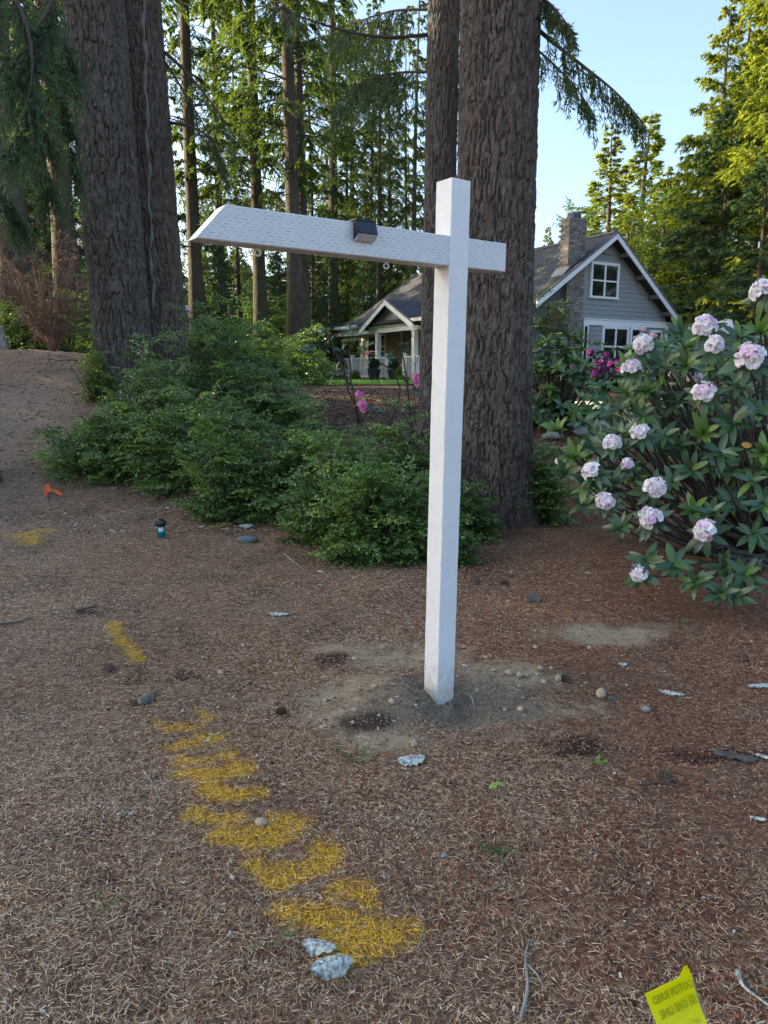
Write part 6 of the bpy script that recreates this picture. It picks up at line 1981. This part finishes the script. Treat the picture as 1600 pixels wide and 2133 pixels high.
weed(1045, 1772, 12, .09, 'low grey-green weed among reddish pollen cones', 'weed', .015, 2, spread=.9)
weed(220, 1900, 4, .08, 'thin grass sprig left of the yellow paint', 'weed', .016, 3)
weed(1235, 1590, 5, .05, 'tiny pale green weed at the right of the soil', 'sprout', .016, 4, spread=.9)
weed(1425, 1300, 6, .06, 'small green moss tuft in front of the rhododendron', 'weed', .02, 5)
weed(72, 1155, 6, .05, 'grassy tuft below the small yellow mark', 'weed', .02, 6)
weed(570, 1975, 3, .07, 'grass blade beside the white speckled flake', 'weed', .016, 7)
# seedling with two leaves
p = at_ground(1032, 1648)
sd_ = empty('seedling', p, 'bright green seedling with drooping leaves right of the lichen flake', 'seedling')
mb = MB(); mb.tube([(0, 0, 0), (.002, 0, .02), (.0, 0, .034)], .0014, 5); mb.build('stem', MAT['sprout'], sd_)
T, F = leaf_template(.25, .45)
for d, s in (((1, -.3, .25), .032), ((-.9, -.5, -.1), .030), ((-.3, -.9, .1), .024)):
    o = link('leaf', mk_mesh('leaf', T * np.array([1, 2.0, 1]), [F], MAT['sprout'], np.full(len(T), .8), True), sd_)
    o.matrix_local = frame_mat((0, 0, .034), d, (0, -.2, 1), s)

# ------------------------------------------------------------------ yellow utility flag with mirrored print showing through
def FP(px, py, dy=0.0):
    Y = 1.18 + .0003 * (px - 1400) - .00035 * (py - 2080)
    return P(px, py, Y + dy)
froot_p = P(1462, 2150, 1.17)
fg = np.array([froot_p[0] + .005, froot_p[1], tz(froot_p[0], froot_p[1])])
fr = empty('utility_flag', fg, 'bright yellow utility marking flag at the bottom right', 'flag')
fm, nt, b, out = nodes_of('yellow_film')
b.inputs['Base Color'].default_value = (.95, .90, .0, 1)
b.inputs['Roughness'].default_value = .4
t_ = nt.nodes.new('ShaderNodeBsdfTranslucent'); t_.inputs[0].default_value = (1, .95, 0, 1)
mx = N(nt, 'ShaderNodeMixShader', i_Fac=.4)
nt.links.new(b.outputs[0], mx.inputs[1]); nt.links.new(t_.outputs[0], mx.inputs[2]); nt.links.new(mx.outputs[0], out.inputs[0])
MAT['film'] = fm
mb = MB()
nu, nv = 9, 9
A_, B_, C_, D_ = np.array([1343, 2070.]), np.array([1438, 2024.]), np.array([1482, 2160.]), np.array([1388, 2190.])
V = []
for side in (0, .0006):
    for i in range(nv):
        for j in range(nu):
            u, w = j / (nu - 1), i / (nv - 1)
            q = (A_ * (1 - u) + B_ * u) * (1 - w) + (D_ * (1 - u) + C_ * u) * w
            V.append(FP(q[0], q[1], side + .006 * math.sin(u * 3) + .004 * math.sin(w * 4)) - fg)
M_ = nu * nv
Qs = []
for i in range(nv - 1):
    for j in range(nu - 1):
        q = i * nu + j
        Qs += [[q, q + nu, q + nu + 1, q + 1], [M_ + q, M_ + q + 1, M_ + q + nu + 1, M_ + q + nu]]
mb.add(V, None, Qs)
ear = [FP(*q) - fg for q in ((1414, 2035.5), (1420, 2003), (1431, 2010), (1438.5, 2026))]
ear2 = [e + np.array([0, .0006, 0]) for e in ear]
ear[1][1] -= .012; ear2[1][1] -= .012
mb.add(ear + ear2, None, [[0, 1, 2, 3], [7, 6, 5, 4]])
mb.build('film', MAT['film'], fr, True)
mb = MB(); pt = FP(1440, 2030, .004) - fg; pb = FP(1482, 2165, .004) - fg
mb.tube([pt, (pt + pb) / 2, pb, (pb * .5 + np.array([0, 0, 0])), (0, 0, -.03)], .0013, 6); mb.build('wire', MAT['greywood'], fr)
MAT['print'] = simple('olive_print', (.40, .42, .0), None, rough=.5)
def flag_text(txt, start, along, down, width_px, height_px):
    cu = bpy.data.curves.new('print', 'FONT')
    cu.body = txt; cu.size = 1.0; cu.offset = .03; cu.resolution_u = 3
    o = bpy.data.objects.new('print', cu); COL.objects.link(o)
    dg = bpy.context.evaluated_depsgraph_get(); dg.update()
    me = bpy.data.meshes.new_from_object(o.evaluated_get(dg))
    bpy.data.objects.remove(o)
    co = np.array([v.co[:] for v in me.vertices])
    w = co[:, 0].max(); h = .72
    al = np.array(along, float); al /= np.linalg.norm(al)
    dn = np.array(down, float); dn /= np.linalg.norm(dn)
    for v, c in zip(me.vertices, co):
        q = np.array(start) + al * (c[0] / w * width_px) - dn * (c[1] / h * height_px)
        u = np.clip((q[0] - 1343) / 100, 0, 1)
        wv = np.clip((q[1] - 2050) / 120, 0, 1)
        v.co = Vector(FP(q[0], q[1], .006 * math.sin(u * 3) + .004 * math.sin(wv * 4) - .0025) - fg)
    me.materials.clear(); me.materials.append(MAT['print'])
    return link('print', me, fr)
flag_text('CAUTION BURIED', (1446, 2054), (-.90, .43), (.36, .93), 92, 17)
flag_text('SE GAS LINE', (1453, 2088), (-.90, .43), (.36, .93), 82, 18)
flag_text('LOC', (1460, 2128), (-.90, .43), (.36, .93), 14, 8)
